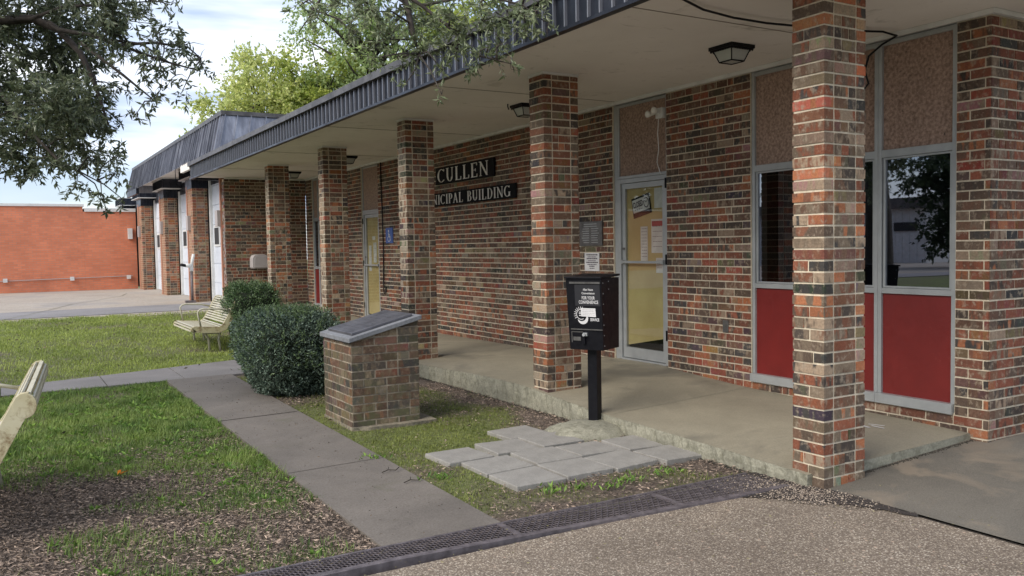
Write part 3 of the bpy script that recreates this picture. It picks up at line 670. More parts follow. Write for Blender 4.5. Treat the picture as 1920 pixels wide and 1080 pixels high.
# papers and CLOSED sign behind the door glass (stand just behind the pane, on the board)
XP=W+.015+.018+.028
def sheet(y0,y1,z0,z1,label,lines=0,tilt=0,m=m_paper,name='notice',cat='notice',group=None,X=XP):
    s=thing(name,label,cat,(X,(y0+y1)/2,(z0+z1)/2),0,group); s.rotation_euler=(tilt,0,0)
    h=(z1-z0)/2;w_=(y1-y0)/2
    q=MB(); q.box(-.003,-w_,-h,.0005,w_,h); q.build('sheet',m,s)
    if lines:
        q=MB()
        for r in range(lines):
            z=h-.02-(2*h-.035)*r/lines
            x=-w_*.8
            while x<w_*.8:
                e=min(x+rnd.uniform(.01,.03),w_*.8); q.box(-.0038,x,z-.004,-.0032,e-.004,z); x=e
        q.build('print',m_ink,s)
    return s
sheet(3.275,3.42,1.80,2.0,'blank pale sheet taped at the top right of the near glass door',0)
s=sheet(3.29,3.47,1.35,1.69,'poster with a red headline band on the near glass door, right of CLOSED sign',6)
q=MB(); q.box(-.0045,-.08,.10,-.0035,.08,.15); q.build('headline',m_inkr,s)
sheet(3.53,3.64,1.27,1.62,'tall white handwritten sheet below the CLOSED sign on the near door',10)
sheet(3.30,3.40,1.15,1.30,'small square note low on the right of the near glass door',3)
s=thing('closed_sign','tilted black and white CLOSED sign with clock face inside the near glass door','sign',(XP-.002,3.62,1.83)); s.rotation_euler=(R_(-11),0,0)
q=MB(); q.box(-.005,-.145,-.10,.0,.145,.105); q.build('board',m_sblk,s)
q=MB(); q.box(-.0062,-.128,-.05,-.0052,.135,.085); q.build('face',m_paper,s)
q=MB(); sansmesh(q,'CLOSED',(-.0064,.045,.0),UW,NW,.062,.16,bold=.03)
for x in (.11,.075,.04,.005): q.box(-.0074,x-.022,-.028,-.0066,x,-.02)
k=24
q.poly([(-.0072,-.085+.042*math.cos(2*math.pi*i/k),.02+.055*math.sin(2*math.pi*i/k)) for i in range(k)][::-1]); q.build('lettering',m_ink,s)
q=MB(); q.poly([(-.0078,-.085+.032*math.cos(2*math.pi*i/k),.02+.043*math.sin(2*math.pi*i/k)) for i in range(k)][::-1]); q.build('clock_face',m_paper,s)
q=MB(); q.obox((-.0082,-.085,.02),(0,.6,.8),(0,.8,-.6),(-1,0,0),0,.03,-.003,.003,0,.0004); q.obox((-.0082,-.085,.02),(0,-.7,.7),(0,.7,.7),(-1,0,0),0,.022,-.003,.003,0,.0005); q.build('clock_hands',m_ink,s)
# far door papers
sheet(10.70,10.80,1.55,1.85,'white sheet taped high on the right side of the far glass door')
sheet(11.12,11.24,1.05,1.50,'long white sheet at the left edge of the far glass door')
sheet(10.88,11.02,1.20,1.55,'white sheet in the middle of the far glass door',4)
sheet(10.72,10.80,1.02,1.24,'narrow white card low on the right of the far glass door')
sheet(10.93,11.07,1.60,1.66,'small white sticker strip above the middle sheet on the far glass door')
# accessibility sign
s=thing('sign','blue square wheelchair access sign on brick beside the far glass door','sign',(W,10.13,1.53))
q=MB(); q.box(-.012,-.15,0,.003,.15,.255); q.build('plate',m_blue,s,bevel=.002)
q=MB()
def disc(mb,cy,cz,r,x=-.0132,k=16): mb.poly([(x,cy-r*math.cos(2*math.pi*i/k),cz+r*math.sin(2*math.pi*i/k)) for i in range(k)])
disc(q,.02,.205,.018)
for i in range(20):
    a0=R_(-200+i*13);a1=R_(-200+(i+1)*13)
    f=lambda a,r:(-.0131,.01-r*math.cos(a)*1.0,.085+r*math.sin(a))
    q.quad(f(a0,.05),f(a0,.062),f(a1,.062),f(a1,.05))
q.box(-.0135,.012,.10,-.0125,.028,.18); q.box(-.0136,-.03,.138,-.0126,.012,.150); q.box(-.0137,-.035,.098,-.0127,.028,.112); q.box(-.0138,-.05,.05,-.0128,-.036,.11); q.box(-.0139,-.068,.046,-.0129,-.036,.058)
q.build('wheelchair_symbol',m_paper,s)
# hose by far door
q=MB(); q.tube([(W-.02,10.42,2.9),(W-.018,10.40,2.2),(W-.022,10.37,1.5),(W-.02,10.39,.95),(W-.022,10.40,.76),(W-.03,10.36,.68),(W-.02,10.31,.70),(W-.018,10.30,.80)],.011,8)
tag(q.build('cable',m_black,smooth=True),'black cable hanging down the brick beside the far glass door','cable')
# twin floodlight on panel
s=thing('floodlight','pair of round white flood bulbs with a dangling cord on the panel above near door','light',(W,3.26,2.72))
q=MB(); q.box(-.01,-.05,-.05,.035,.05,.05); q.tube([(-.01,0,0),(-.04,0,.0)],.02,10); q.build('mount',m_white,s,bevel=.003)
for (dy,dz) in ((.045,-.012),(-.045,.012)):
    q=MB(); c0=Vector((-.04,dy*.3,dz*.3)); c1=Vector((-.10,dy,dz)); 
    q.tube([c0,c0.lerp(c1,.5),c1,c1+Vector((-.02,0,0)),c1+Vector((-.035,0,0))],[.012,.018,.032,.034,.015],14); q.build('bulb',m_bulb,s,smooth=True)
q=MB(); q.tube([(-.012,0,-.05),(-.016,.012,-.2),(-.014,.0,-.35),(-.02,.02,-.48),(-.016,-.01,-.56),(-.012,-.03,-.60)],.004,6); q.build('cord',m_white,s)

# ------------------------------------------------------------ ceiling lanterns
def lantern():
    s=thing('ceiling_light','','ceiling light'); 
    q=MB(); a=.15; q.box(-a-.01,-a-.01,-.03,a+.01,a+.01,0); q.box(-a+.01,-a+.01,-.042,a-.01,a-.01,-.03)
    n=9
    for i in range(n):                       # scalloped skirt
        x=-a+2*a*i/n; 
        for (ux,uy,ox,oy) in ((1,0,0,-a),(1,0,0,a),(0,1,-a,0),(0,1,a,0)):
            c=[(x,-.03),(x+2*a/n,-.03),(x+2*a/n*.8,-.045),(x+2*a/n*.5,-.05),(x+2*a/n*.2,-.045)]
            q.prism([(ox+ux*p,oy+uy*p,z) for p,z in c],(uy*.003,ux*.003,0))
    q.build('canopy',m_black,s)
    b_=.085; zt,zb=-.04,-.135; a2=.125
    q=MB()
    cs=[(-1,-1),(1,-1),(1,1),(-1,1)]
    for i in range(4):
        p=cs[i];p2=cs[(i+1)%4]
        q.tube([(p[0]*a2,p[1]*a2,zt),(p[0]*b_,p[1]*b_,zb)],.006,6); q.tube([(p[0]*b_,p[1]*b_,zb),(p2[0]*b_,p2[1]*b_,zb)],.006,6)
    q.build('cage',m_black,s)
    q=MB(); a3,b3=a2-.004,b_-.004
    for i in range(4):
        p=cs[i];p2=cs[(i+1)%4]; q.quad((p[0]*a3,p[1]*a3,zt),(p2[0]*a3,p2[1]*a3,zt),(p2[0]*b3,p2[1]*b3,zb),(p[0]*b3,p[1]*b3,zb))
    q.quad(*[(p[0]*b3,p[1]*b3,zb+.002) for p in cs]); q.build('glass',m_frost,s)
    return s
l0=lantern()
for i,(x,y,lb) in enumerate([(.80,1.52,'black scalloped lantern on the soffit in front of the window bays'),(.79,4.50,'black lantern on soffit half hidden behind the column near the glass door'),(.82,10.0,'black lantern on soffit behind the third column from the far end, near far door'),(.82,13.0,'farthest small black lantern on the soffit by the far corner')]):
    o=l0 if i==0 else copy_tree(l0); o.location=(x,y,H-.001); o.scale=(.76,.76,.86); o['label']=lb; o['group']='lanterns along the porch soffit'
q=MB(); q.tube([(.59,4.53,H),(.59,4.53,H-.03),(.598,4.53,H-.045),(.60,4.53,H-.06)],.007,6); tag(q.build('hook',m_black),'small dark hook hanging from the soffit near second lantern','hook')
q=MB(); q.tube([(-.62,.60,2.922),(-.47,.66,2.91),(-.2,.76,2.90),(.1,.80,2.895),(.4,.80,2.895),(.62,.78,2.90),(.95,.74,2.905),(1.2,.70,2.91),(1.36,.62,2.905),(1.5,.61,2.89),(1.53,.75,2.86),(1.53,.86,2.80),(1.535,.90,2.70),(1.54,.87,2.60),(1.54,.93,2.55)],.008,8)
tag(q.build('cable',m_black,smooth=True),'black cable sagging along the soffit to the top of the window','cable')

# ------------------------------------------------------------ garage wing
GB=thing('garage_building','brick garage wing with dark ribbed mansard roof and white overhead doors','building')
GX=.30
gx1=.22
piers=[(17.9,18.67),(21.9,22.83),(26.3,27.28),(31.1,32.0)]
for i,(y0,y1) in enumerate(piers):
    mb=MB(); bkm=MB(); z=.2
    while z<3.0:
        ze=z+CH-.0095; 
        for (x0,x1) in ((-.12,-.035),(-.025,.145),(.155,gx1)):
            c1,c2=bc([((.32,.12,.06),3),((.22,.10,.06),3),((.17,.12,.08),2),((.30,.20,.13),2),((.10,.075,.06),1.5)]); o0=len(mb.c)
            mb.box(x0,y0,z,x1,y0+.21,ze,c1,c2,j=.001)
            if x0<-.1: mb.c[o0+5]=(.40,.22,.14,c1[3])  # outward face painted brighter, skylight put into the brick colour
        if z>0:
            y=y0+.22
            while y<y1-.05:
                e=min(y+.2,y1); c1,c2=bc(); mb.box(-.12,y,z,-.08,e-.01,ze,(.40,.22,.14,c1[3]),(.34,.2,.13,c1[3])); y=e  # outward pier bricks carry the same painted skylight in their colour
        z+=CH
    bkm.box(-.112,y0+.007,.15,gx1-.007,y1-.007,3.0)
    p=mb.build('pier',m_brick,GB); bkm.build('mortar',m_mort,p)
    c_=MB(); c_.box(-.13,y0-.01,2.93,.30,y1+.01,3.16); 
    for k in range(6): c_.box(-.135+k*.085,y0-.028,2.94,-.125+k*.085,y0-.01,3.15)
    c_.box(-.20,y0-.35,3.18,.36,y1+.3,3.42)
    for k in range(4): c_.box(-.2+k*.18,y0-.372,3.19,-.185+k*.18,y0-.35,3.40)
    k=y0-.3
    while k<y1+.3: c_.box(-.222,k,3.19,-.20,k+.015,3.40); k+=.15
    c_.build('pier_cap',m_metal,p)
    q=MB(); q.box(-.24,y0-.37,3.163,.38,y1+.32,3.178); q.box(-.235,y0-.375,3.422,.38,y1+.32,3.44); q.build('trim',m_white if i else m_gbox,p)
    q=MB(); q.box(-.19,y0+.30,1.95,-.121,y0+.52,2.3); q.build('junction_box',m_gbox,p,bevel=.004)
    q=MB(); q.box(-.135,y0+.62,.2,-.12,y0+.70,3.0); q.build('corner_strip',m_wood,p)
# doors between
def gdoor(y0,y1):
    q=MB(); z=.27
    while z<3.1:
        q.box(GX,y0,z+.004,GX+.05,y1,z+.44); q.box(GX+.012,y0,z+.44,GX+.05,y1,z+.448); z+=.45
    o=q.build('garage_door',m_garage,GB)
    n=max(2,int((y1-y0)/.75)); 
    for k in range(n):
        a=y0+(k+.5)*(y1-y0)/n; q=MB(); q.box(GX-.02,a-.27,1.56,GX-.001,a+.27,2.04); w_=q.build('window',m_white,o)
        q=MB(); q.box(GX-.026,a-.22,1.61,GX-.0205,a+.22,1.99); q.build('pane',m_dark,w_)
    for (ja,jb) in ((y1,y1+.1),(y0-.1,y0)):
        q=MB(); q.box(GX-.06,ja,.27,GX+.06,jb,3.1); q.build('jamb',m_white,o)
gd=[(14.95,17.85),(18.7,21.85),(22.9,26.25)]
for a,b_ in gd: gdoor(a+.1,b_-.1)
q=MB(); q.box(GX+.06,14.85,.2,GX+.2,33,3.3); q.build('back_wall',m_dark,GB)
q=MB(); q.box(GX-.02,14.86,3.0,GX+.1,33,3.3); q.build('lintel',m_metal,GB)
q=MB(); q.box(-.14,14.87,.2,-.05,14.95,2.93); q.build('corner_strip',m_wood,GB); q=MB(); q.box(-.21,14.88,1.95,-.142,15.1,2.28); q.build('junction_box',m_gbox,GB,bevel=.004)
# mansard
e0=12.62; e1=25.0; dX=.16; z0,z1=3.25,3.90; xb=6.5
ms_=MB()
b0=[(-.66,e0,z0),(xb,e0,z0),(xb,e1,z0),(-.66,e1,z0)]; t0=[(-.66+dX,e0+dX,z1),(xb-dX,e0+dX,z1),(xb-dX,e1-dX,z1),(-.66+dX,e1-dX,z1)]
for i in range(4): ms_.quad(b0[i],b0[(i+1)%4],t0[(i+1)%4],t0[i])
def ribs(pa,pb,ta,tb,n,nr_,pitch=.3):
    pa,pb,ta,tb=map(Vector,(pa,pb,ta,tb)); Ln=(pb-pa).length; x=.04
    while x<Ln:
        s_=x/Ln; p=pa.lerp(pb,s_)+Vector(nr_)*.0; t_=ta.lerp(tb,s_); u_=(pb-pa).normalized(); d_=(t_-p)
        nn=u_.cross(d_).normalized(); 
        if nn.dot(Vector(nr_))<0: nn=-nn
        ms_.hexa([p,p+u_*.014,p+u_*.014+nn*.03,p+nn*.03,t_,t_+u_*.014,t_+u_*.014+nn*.03,t_+nn*.03]); x+=pitch*rnd.uniform(.75,1.25)
ribs(b0[0],b0[3],t0[0],t0[3],0,(-1,0,0),.22); ribs(b0[0],b0[1],t0[0],t0[1],0,(0,-1,0),.3)
mo=ms_.build('mansard_roof',m_mans,GB)
q=MB(); q.box(-.66+dX-.03,e0+dX-.03,z1-.005,xb,e1-dX+.03,z1+.07); q.build('cap_flashing',m_cap,mo)
q=MB(); q.box(-.665,Ye+.0,z0-.13,-.60,Ye+1.0,z0+.02); q.box(-.50,17.0,z0+.2,.4,e1-.4,z0+.22); q.build('eave_soffit',m_soff,mo)
q=MB(); 
for a in ((e0+2.6,z0-.0),):
    pass
q.box(-.675,e1-2.0,3.10,-.60,e1+.05,3.27); q.box(-.675,Ye+1.6,3.0,-.66,Ye+1.6001,3.27); q.build('eave_skirt',m_metal,mo)
# drinking fountain on transverse wall
s=thing('wall_fountain','rounded pinkish grey drinking fountain basin fixed to dark brick near the far corner','fountain',(.52,14.64,1.08))
q=MB(); prof=[(-.15,0),(.15,0),(.165,.03),(.165,.21),(.13,.27),(.08,.285),(-.08,.285),(-.13,.27),(-.165,.21),(-.165,.03)]
q.prism([(x,-.24,z) for x,z in prof],(0,.24,0)); q.build('basin',m_gbox,s,bevel=.012)
q=MB(); q.prism([(x*.8,-.25,z*.8+.02) for x,z in prof],(0,.008,0)); q.build('front_panel',m_gbox,s,bevel=.004)
# outdoor pipe with white elbow near first garage pier
s=thing('standpipe','rusty standpipe with white elbow and black spout beside the first garage pier','pipe',(-.22,17.75,.27))
q=MB(); q.tube([(0,0,0),(0,0,.72)],.03,10); q.build('pipe',m_rust,s,smooth=True)
q=MB(); q.tube([(0,0,.72),(0,0,.80),(-.05,-.02,.86),(-.14,-.05,.86)],[.045,.045,.05,.04],10); q.tube([(0,0,.80),(.03,0,1.0),(.06,0,1.12)],.035,8); q.build('elbow',m_white,s,smooth=True)
q=MB(); q.tube([(-.14,-.05,.86),(-.24,-.08,.88)],.035,8); q.build('spout',m_black,s)
q=MB(); q.box(-.16,-.1,0,.06,.06,.05); q.build('base',m_rust,s)
# ------------------------------------------------------------ orange brick building beyond the drive
OB=thing('brick_building','long orange brick wall building with pale parapet coping across the driveway','building')
q=MB(); q.box(-25,27.5,-.1,-1.70,34,2.95); q.box(-1.698,27.5,-.1,-.14,34,2.79); q.build('wall',m_orange,OB)
q=MB(); q.box(-25,27.46,2.951,-1.66,34,3.03); q.box(-1.655,27.46,2.79,-.14,34,2.90); q.build('coping',m_white,OB)
q=MB(); q.tube([(-25,27.47,.66),(-4.0,27.47,.64),(-.3,27.47,.70)],.012,6); q.build('conduit',m_gbox,OB)
for x in (-3.92,-2.08,-.42,-5.8):
    q=MB(); q.box(x-.06,27.40,.60,x+.06,27.47,.72); q.build('outlet_box',m_white,OB)
q=MB(); q.box(-.40,27.36,1.9,-.27,27.49,2.25); q.build('wall_box',m_white,OB)

# ------------------------------------------------------------ plinth
s=thing('brick_plinth','low brick pedestal with sloped grey coping and dark inscribed slab, beside the walkway','pedestal')
px0,px1,py0,py1=-1.68,-1.09,3.2,3.88
q=MB();bkp=MB()
def ztop(x): return .70+(x-px0)/(px1-px0)*.145
def layp(o,u,n,Lr,slope):
    o=Vector(o);u=Vector(u);n=Vector(n); z=.0;k=0
    while z<.86:
        a=0; off=(k%2)*.1
        g=off
        edges=[0]
        while g<Lr-.03:
            if g>.03: edges.append(g)
            g+=rnd.choice([.2,.2,.2,.1])
        edges.append(Lr)
        for i in range(len(edges)-1):
            x=o+u*((edges[i]+edges[i+1])/2); zt=ztop(x.x)
            ze=min(z+CH-.0115,zt-.004)
            if ze-z<.012: continue
            c1,c2=bc(PALP); xa=o+u*edges[i]; xb_=o+u*edges[i+1]
            za=min(z+CH-.0115,ztop(xa.x)-.003); zb_=min(z+CH-.0115,ztop(xb_.x)-.003)
            j=rnd.uniform(-.003,.003)
            A=o+u*(edges[i]+.006)+n*j; Bq=o+u*(edges[i+1]-.006)+n*j; D_=-n*.05
            q.hexa([A+Vector((0,0,z)),Bq+Vector((0,0,z)),Bq+D_+Vector((0,0,z)),A+D_+Vector((0,0,z)),A+Vector((0,0,za)),Bq+Vector((0,0,zb_)),Bq+D_+Vector((0,0,zb_)),A+D_+Vector((0,0,za))],c1,c2)
        z+=CH;k+=1
layp((px0,py0,0),(1,0,0),(0,-1,0),px1-px0,1); layp((px0,py1,0),(0,-1,0),(-1,0,0),py1-py0,0); layp((px1,py0,0),(0,1,0),(1,0,0),py1-py0,0); layp((px1,py1,0),(-1,0,0),(0,1,0),px1-px0,0)
i_=.004
bkp.hexa([(px0+i_,py0+i_,-.05),(px1-i_,py0+i_,-.05),(px1-i_,py1-i_,-.05),(px0+i_,py1-i_,-.05),(px0+i_,py0+i_,.698),(px1-i_,py0+i_,.843),(px1-i_,py1-i_,.843),(px0+i_,py1-i_,.698)])
pb=q.build('brickwork',m_brickp,s); bkp.build('mortar',m_mortp,pb)
q=MB(); x0,x1=px0-.022,px1+.022; za,zb_=ztop(x0)+.001,ztop(x1)+.001
q.hexa([(x0,py0-.024,za),(x1,py0-.024,zb_),(x1,py1+.024,zb_),(x0,py1+.024,za),(x0,py0-.024,za+.036),(x1,py0-.024,zb_+.036),(x1,py1+.024,zb_+.036),(x0,py1+.024,za+.036)])
q.build('coping',m_cop,s,bevel=.003)
q=MB(); x0,x1=px0+.03,px1-.03; za,zb_=ztop(x0)+.038,ztop(x1)+.038
for (ya,yb) in ((py0+.045,py0+.335),(py0+.34,py1-.045)):
    pass
q.hexa([(x0,py0+.05,za),(x1,py0+.05,zb_),(x1,py1-.05,zb_),(x0,py1-.05,za),(x0,py0+.05,za+.022),(x1,py0+.05,zb_+.022),(x1,py1-.05,zb_+.022),(x0,py1-.05,za+.022)])
pl=q.build('inscribed_slab',m_slate,s,bevel=.004)
q=MB()
for r in range(9):
    x=x0+.05+r*.055; zz=ztop(x)+.038+.0223
    a=py0+.12+rnd.uniform(0,.06)
    while a<py1-.12:
        e=a+rnd.uniform(.02,.05); q.hexa([(x,a,zz),(x+.014,a,zz+.0034),(x+.014,e,zz+.0034),(x,e,zz),(x,a,zz+.001),(x+.014,a,zz+.0044),(x+.014,e,zz+.0044),(x,e,zz+.001)]); a=e+.008
q.build('raised_text',m_slate,pl)
q=MB(); P=[(-1.69,3.19),(-1.55,3.13),(-1.2,3.11),(-.97,3.14),(-.96,3.4),(-1.0,3.9),(-1.68,3.9)]
q.prism([(x,y,-.05) for x,y in P],(0,0,.066)); q.build('footing',m_mortd,s)

# ------------------------------------------------------------ payment drop box
s=thing('payment_box','black metal payment drop box with white lettering on a square black post','drop box',(-.09,2.12,.07),R_(-63))
q=MB(); q.box(-.04,-.03,.0,.04,.05,.62); q.build('post',m_black,s,bevel=.003)
q=MB(); hw=.152; zt,zb_=1.115,.565
q.hexa([(-hw+.012,-.125,zb_),(hw-.005,-.125,zb_),(hw-.005,.15,zb_),(-hw+.012,.15,zb_),(-hw,-.165,zt),(hw,-.165,zt),(hw,.15,zt),(-hw,.15,zt)])
bx=q.build('box',m_black,s,bevel=.003)
q=MB(); q.hexa([(-hw-.006,-.178,zt),(hw+.006,-.178,zt),(hw+.006,.156,zt+.012),(-hw-.006,.156,zt+.012),(-hw-.006,-.178,zt+.014),(hw+.006,-.178,zt+.014),(hw+.006,.156,zt+.028),(-hw-.006,.156,zt+.028)]); q.build('lid',m_black,s,bevel=.002)
def fy(z): return -.125-.04*(z-zb_)/(zt-zb_)
FN=Vector((0,-1,.07)).normalized(); FV=Vector((0,-.0727,1)).normalized(); FU=(1,0,0)
def fb(mb,x0,x1,z0,z1,d0,d1): mb.obox((0,fy(z0),z0),FU,FV,FN,x0,x1,0,z1-z0,d0,d1)
q=MB(); fb(q,-.115,.145,1.075,1.09,0,.012); q.build('chute_lip',m_plaq,bx)
q=MB(); fb(q,-.075,.14,.905,1.07,0,.004); q.build('label_plate',m_blk2,bx)
q=MB(); fb(q,-.12,.15,.72,.728,0,.010); q.build('door_lip',m_plaq,bx)
q=MB(); fb(q,-.12,-.02,.700,.706,0,.004); fb(q,-.12,-.114,.62,.70,0,.004); fb(q,-.105,-.04,.635,.665,0,.005); q.build('slot_frame',m_plaq,bx)
q=MB(); z_=.685; q.obox((0.0,fy(z_),z_),FU,FV,FN,-.012,.022,-.012,.014,0,.02); q.tube([Vector((.0,fy(z_),z_)),Vector((.0,fy(z_)-.035,z_))],.012,10); q.build('lock',m_alu,bx)
q=MB(); q.obox((-.01,fy(.64),.64),FU,FV,FN,-.012,.012,-.03,.035,0,.018); q.build('padlock',m_black,bx)
q=MB()
def ft(txt,x,z,h,w_): sansmesh(q,txt,(x,fy(z),z),FU,FN,h,w_,th=.0048,bold=.015,v=FV)
ft('After Hours',.04,1.022,.018,.085); ft('Convenience',.04,.995,.017,.11); ft('FOR YOUR',.04,.955,.026,.11); ft('CONVENIENCE',.04,.922,.026,.165)
sansmesh(q,'SERVICE',(.085,fy(.790),.790),FU,FN,.022,.075,th=.0012,bold=.02,v=FV)
cx,cz=-.03,.84
def fp(x,z,dd=.0014): 
    b_=Vector((x,fy(z),z)); return b_+FN*dd
K=22
for i in range(K):                       # sun/moon ring
    a0=R_(60+i*11);a1=R_(60+(i+1)*11); r0,r1=.036,.041
    q.quad(*[fp(cx+r*math.cos(a),cz+r*math.sin(a)) for r,a in ((r0,a0),(r1,a0),(r1,a1),(r0,a1))][::-1])
for i in range(9):
    a=R_(75+i*17); u_=Vector((math.cos(a),math.sin(a))); n_=Vector((-u_.y,u_.x))*.003
    q.quad(*[fp(cx+p.x,cz+p.y) for p in (u_*.045-n_,u_*.062-n_*.4,u_*.062+n_*.4,u_*.045+n_)])
for i in range(12):                      # crescent
    a0=R_(215+i*14);a1=R_(215+(i+1)*14)
    def rr(a,o): 
        t_=(math.degrees(a)-215)/168; return .041 if not o else .041+.026*math.sin(math.pi*min(max(t_,0),1))
    q.quad(fp(cx+.004+rr(a0,0)*math.cos(a0),cz-.012+rr(a0,0)*math.sin(a0)),fp(cx+.004+rr(a0,1)*math.cos(a0),cz-.012+rr(a0,1)*math.sin(a0)),fp(cx+.004+rr(a1,1)*math.cos(a1),cz-.012+rr(a1,1)*math.sin(a1)),fp(cx+.004+rr(a1,0)*math.cos(a1),cz-.012+rr(a1,0)*math.sin(a1)))
for z in (cz+.014,cz+.002,cz-.012): q.quad(fp(cx-.018,z),fp(cx+.022,z-.002),fp(cx+.022,z+.004),fp(cx-.018,z+.006))
q.build('lettering',m_paper,bx)
q=MB(); q.quad(fp(-.028,.825,.003),fp(.098,.822,.004),fp(.095,.888,.003),fp(-.030,.889,.004)); q.quad(fp(-.028,.825,.0022),fp(-.030,.889,.0022),fp(.095,.888,.0022),fp(.098,.822,.0022)); pp=q.build('paper_sticker',m_paper,bx)
q=MB()
for r in range(4):
    z=.875-r*.013; x=-.015
    while x<.08: e=x+rnd.uniform(.008,.02); q.quad(fp(x,z,.0046),fp(e,z,.0046),fp(e,z+.003,.0046),fp(x,z+.003,.0046)); x=e+.004
q.build('handwriting',m_gbox,pp)
q=MB()
for (y,z) in ((-.135,1.08),(-.13,1.0),(-.125,.92),(-.122,.84),(-.118,.76),(-.112,.68),(-.105,.60),(-.04,1.09),(-.035,1.03)):
    x=hw-.005*(zt-z)/(zt-zb_); q.tube([(x-.001,y,z),(x+.003,y,z)],.0045,8)
q.build('rivets',m_alu,bx)
# footing mound
q=MB(); n=22
rings=[(0,.072),(.10,.074),(.19,.062),(.27,.03),(.33,-.03)]
ctr=(-.19,2.06)
vs=[];
for (r,z) in rings[1:]:
    vs.append([(ctr[0]+r*1.12*math.cos(2*math.pi*i/n)*(1+.12*math.sin(i*1.7)+.06*rnd.uniform(-1,1)),ctr[1]+r*math.sin(2*math.pi*i/n)*(1+.1*math.cos(i*2.3)),z+rnd.uniform(-.004,.004)) for i in range(n)])
k=0; q.v.append((ctr[0],ctr[1],.074))
for R0 in vs: q.v+=R0
for i in range(n): q.face([0,1+i,1+(i+1)%n])
for r in range(len(vs)-1):
    for i in range(n): q.face([1+r*n+i,1+(r+1)*n+i,1+(r+1)*n+(i+1)%n,1+r*n+(i+1)%n])
tag(q.build('concrete_footing',m_slabe,smooth=True),'rough rounded concrete footing poured round the drop box post','footing')
# ------------------------------------------------------------ pavers
pav=[(-1.30,1.17,'front row, first from the walkway side'),(-.925,1.19,'front row, second from the walkway side'),(-.555,1.19,'front row, third from the walkway side'),(-.18,1.14,'front row, nearest the big brick column'),
(-1.295,1.545,'second row, first from the walkway side'),(-.91,1.565,'second row, second from the walkway side'),(-.54,1.57,'second row, third from the walkway side'),(-.165,1.53,'second row, against the porch curb'),
(-1.39,1.91,'third row, corner jutting toward the pedestal'),(-.99,1.935,'third row, middle one'),(-.61,1.955,'third row, nearest the drop box footing'),(-.68,2.30,'alone in the fourth row, farthest back')]
for (x,y,lb) in pav:
    a=.1755; q=MB(); q.box(-a,-a,-.03,a,a,.022,j=.004); o=q.build('paver',m_paver,bevel=.005); o.location=(x,y,-.002+rnd.uniform(-.003,.003)); o.rotation_euler=(rnd.uniform(-.015,.015),rnd.uniform(-.015,.015),R_(rnd.uniform(-1.5,2.5)))
    tag(o,'square grey concrete paver, '+lb,'paver','loose pavers in front of the porch')
# ------------------------------------------------------------ trench grate
s=thing('trench_grate','long rusty expanded metal trench grate running between lawn and pavement','grate')
def gy(x): return (.175+.145*min(max((-x-.36)/2.2,0),1)-.0*x)     # near edge
ga,gb=MB(),MB()
x=-6.2
q=MB(); NR=9
X0g,X1g=-6.0,-.12
nseg=int((X1g-X0g)/.0095)
for r in range(NR+1):
    for k in range(nseg):
        xa=X0g+k*.0095; xb_=xa+.0095
        def yy(x_,kk): 
            lo=gy(x_)+.012; hi=.487; p=(hi-lo)/NR; return lo+p*r+p*.46*(1 if (kk//1+r)%2 else -1)*(1 if kk%2 else .999)
        ya=yy(xa,k//2 if k%2==0 else (k//2)); 
        # hexagonal strand: flat, slope, flat, slope
        st_=(k+ (2 if r%2 else 0))%4
        lo=gy(xa)+.012; p=(.487-lo)/NR; c0=lo+p*r; h_=p*.44
        y_a,y_b={0:(h_,h_),1:(h_,-h_),2:(-h_,-h_),3:(-h_,h_)}[st_]
        t_=.0026
        z0_,z1_=.004,.009
        q.hexa([(xa,c0+y_a-t_,z0_),(xb_,c0+y_b-t_,z0_),(xb_,c0+y_b+t_,z0_),(xa,c0+y_a+t_,z0_),(xa,c0+y_a-t_,z1_),(xb_,c0+y_b-t_,z1_),(xb_,c0+y_b+t_,z1_),(xa,c0+y_a+t_,z1_)],skip=(0,))
q.build('mesh_panel',m_rust,s)
q=MB(); pts=[X0g,-2.56,-.36,-.12]
for i in range(3):
    a,b_=pts[i],pts[i+1]
    for (off0,off1,zz) in ((-.03,.012,.012),):
        q.hexa([(a,gy(a)+off0,-.03),(b_,gy(b_)+off0,-.03),(b_,gy(b_)+off1,-.03),(a,gy(a)+off1,-.03),(a,gy(a)+off0,zz),(b_,gy(b_)+off0,zz),(b_,gy(b_)+off1,zz),(a,gy(a)+off1,zz)])
q.hexa([(X0g,.487,-.03),(X1g,.487,-.03),(X1g,.505,-.03),(X0g,.505,-.03),(X0g,.487,.011),(X1g,.487,.011),(X1g,.505,.011),(X0g,.505,.011)])
for x in (-4.9,-3.4,-1.9,-.9): q.box(x,gy(x)+.01,.0,x+.03,.488,.0105)
q.build('edge_bar',m_rust,s)
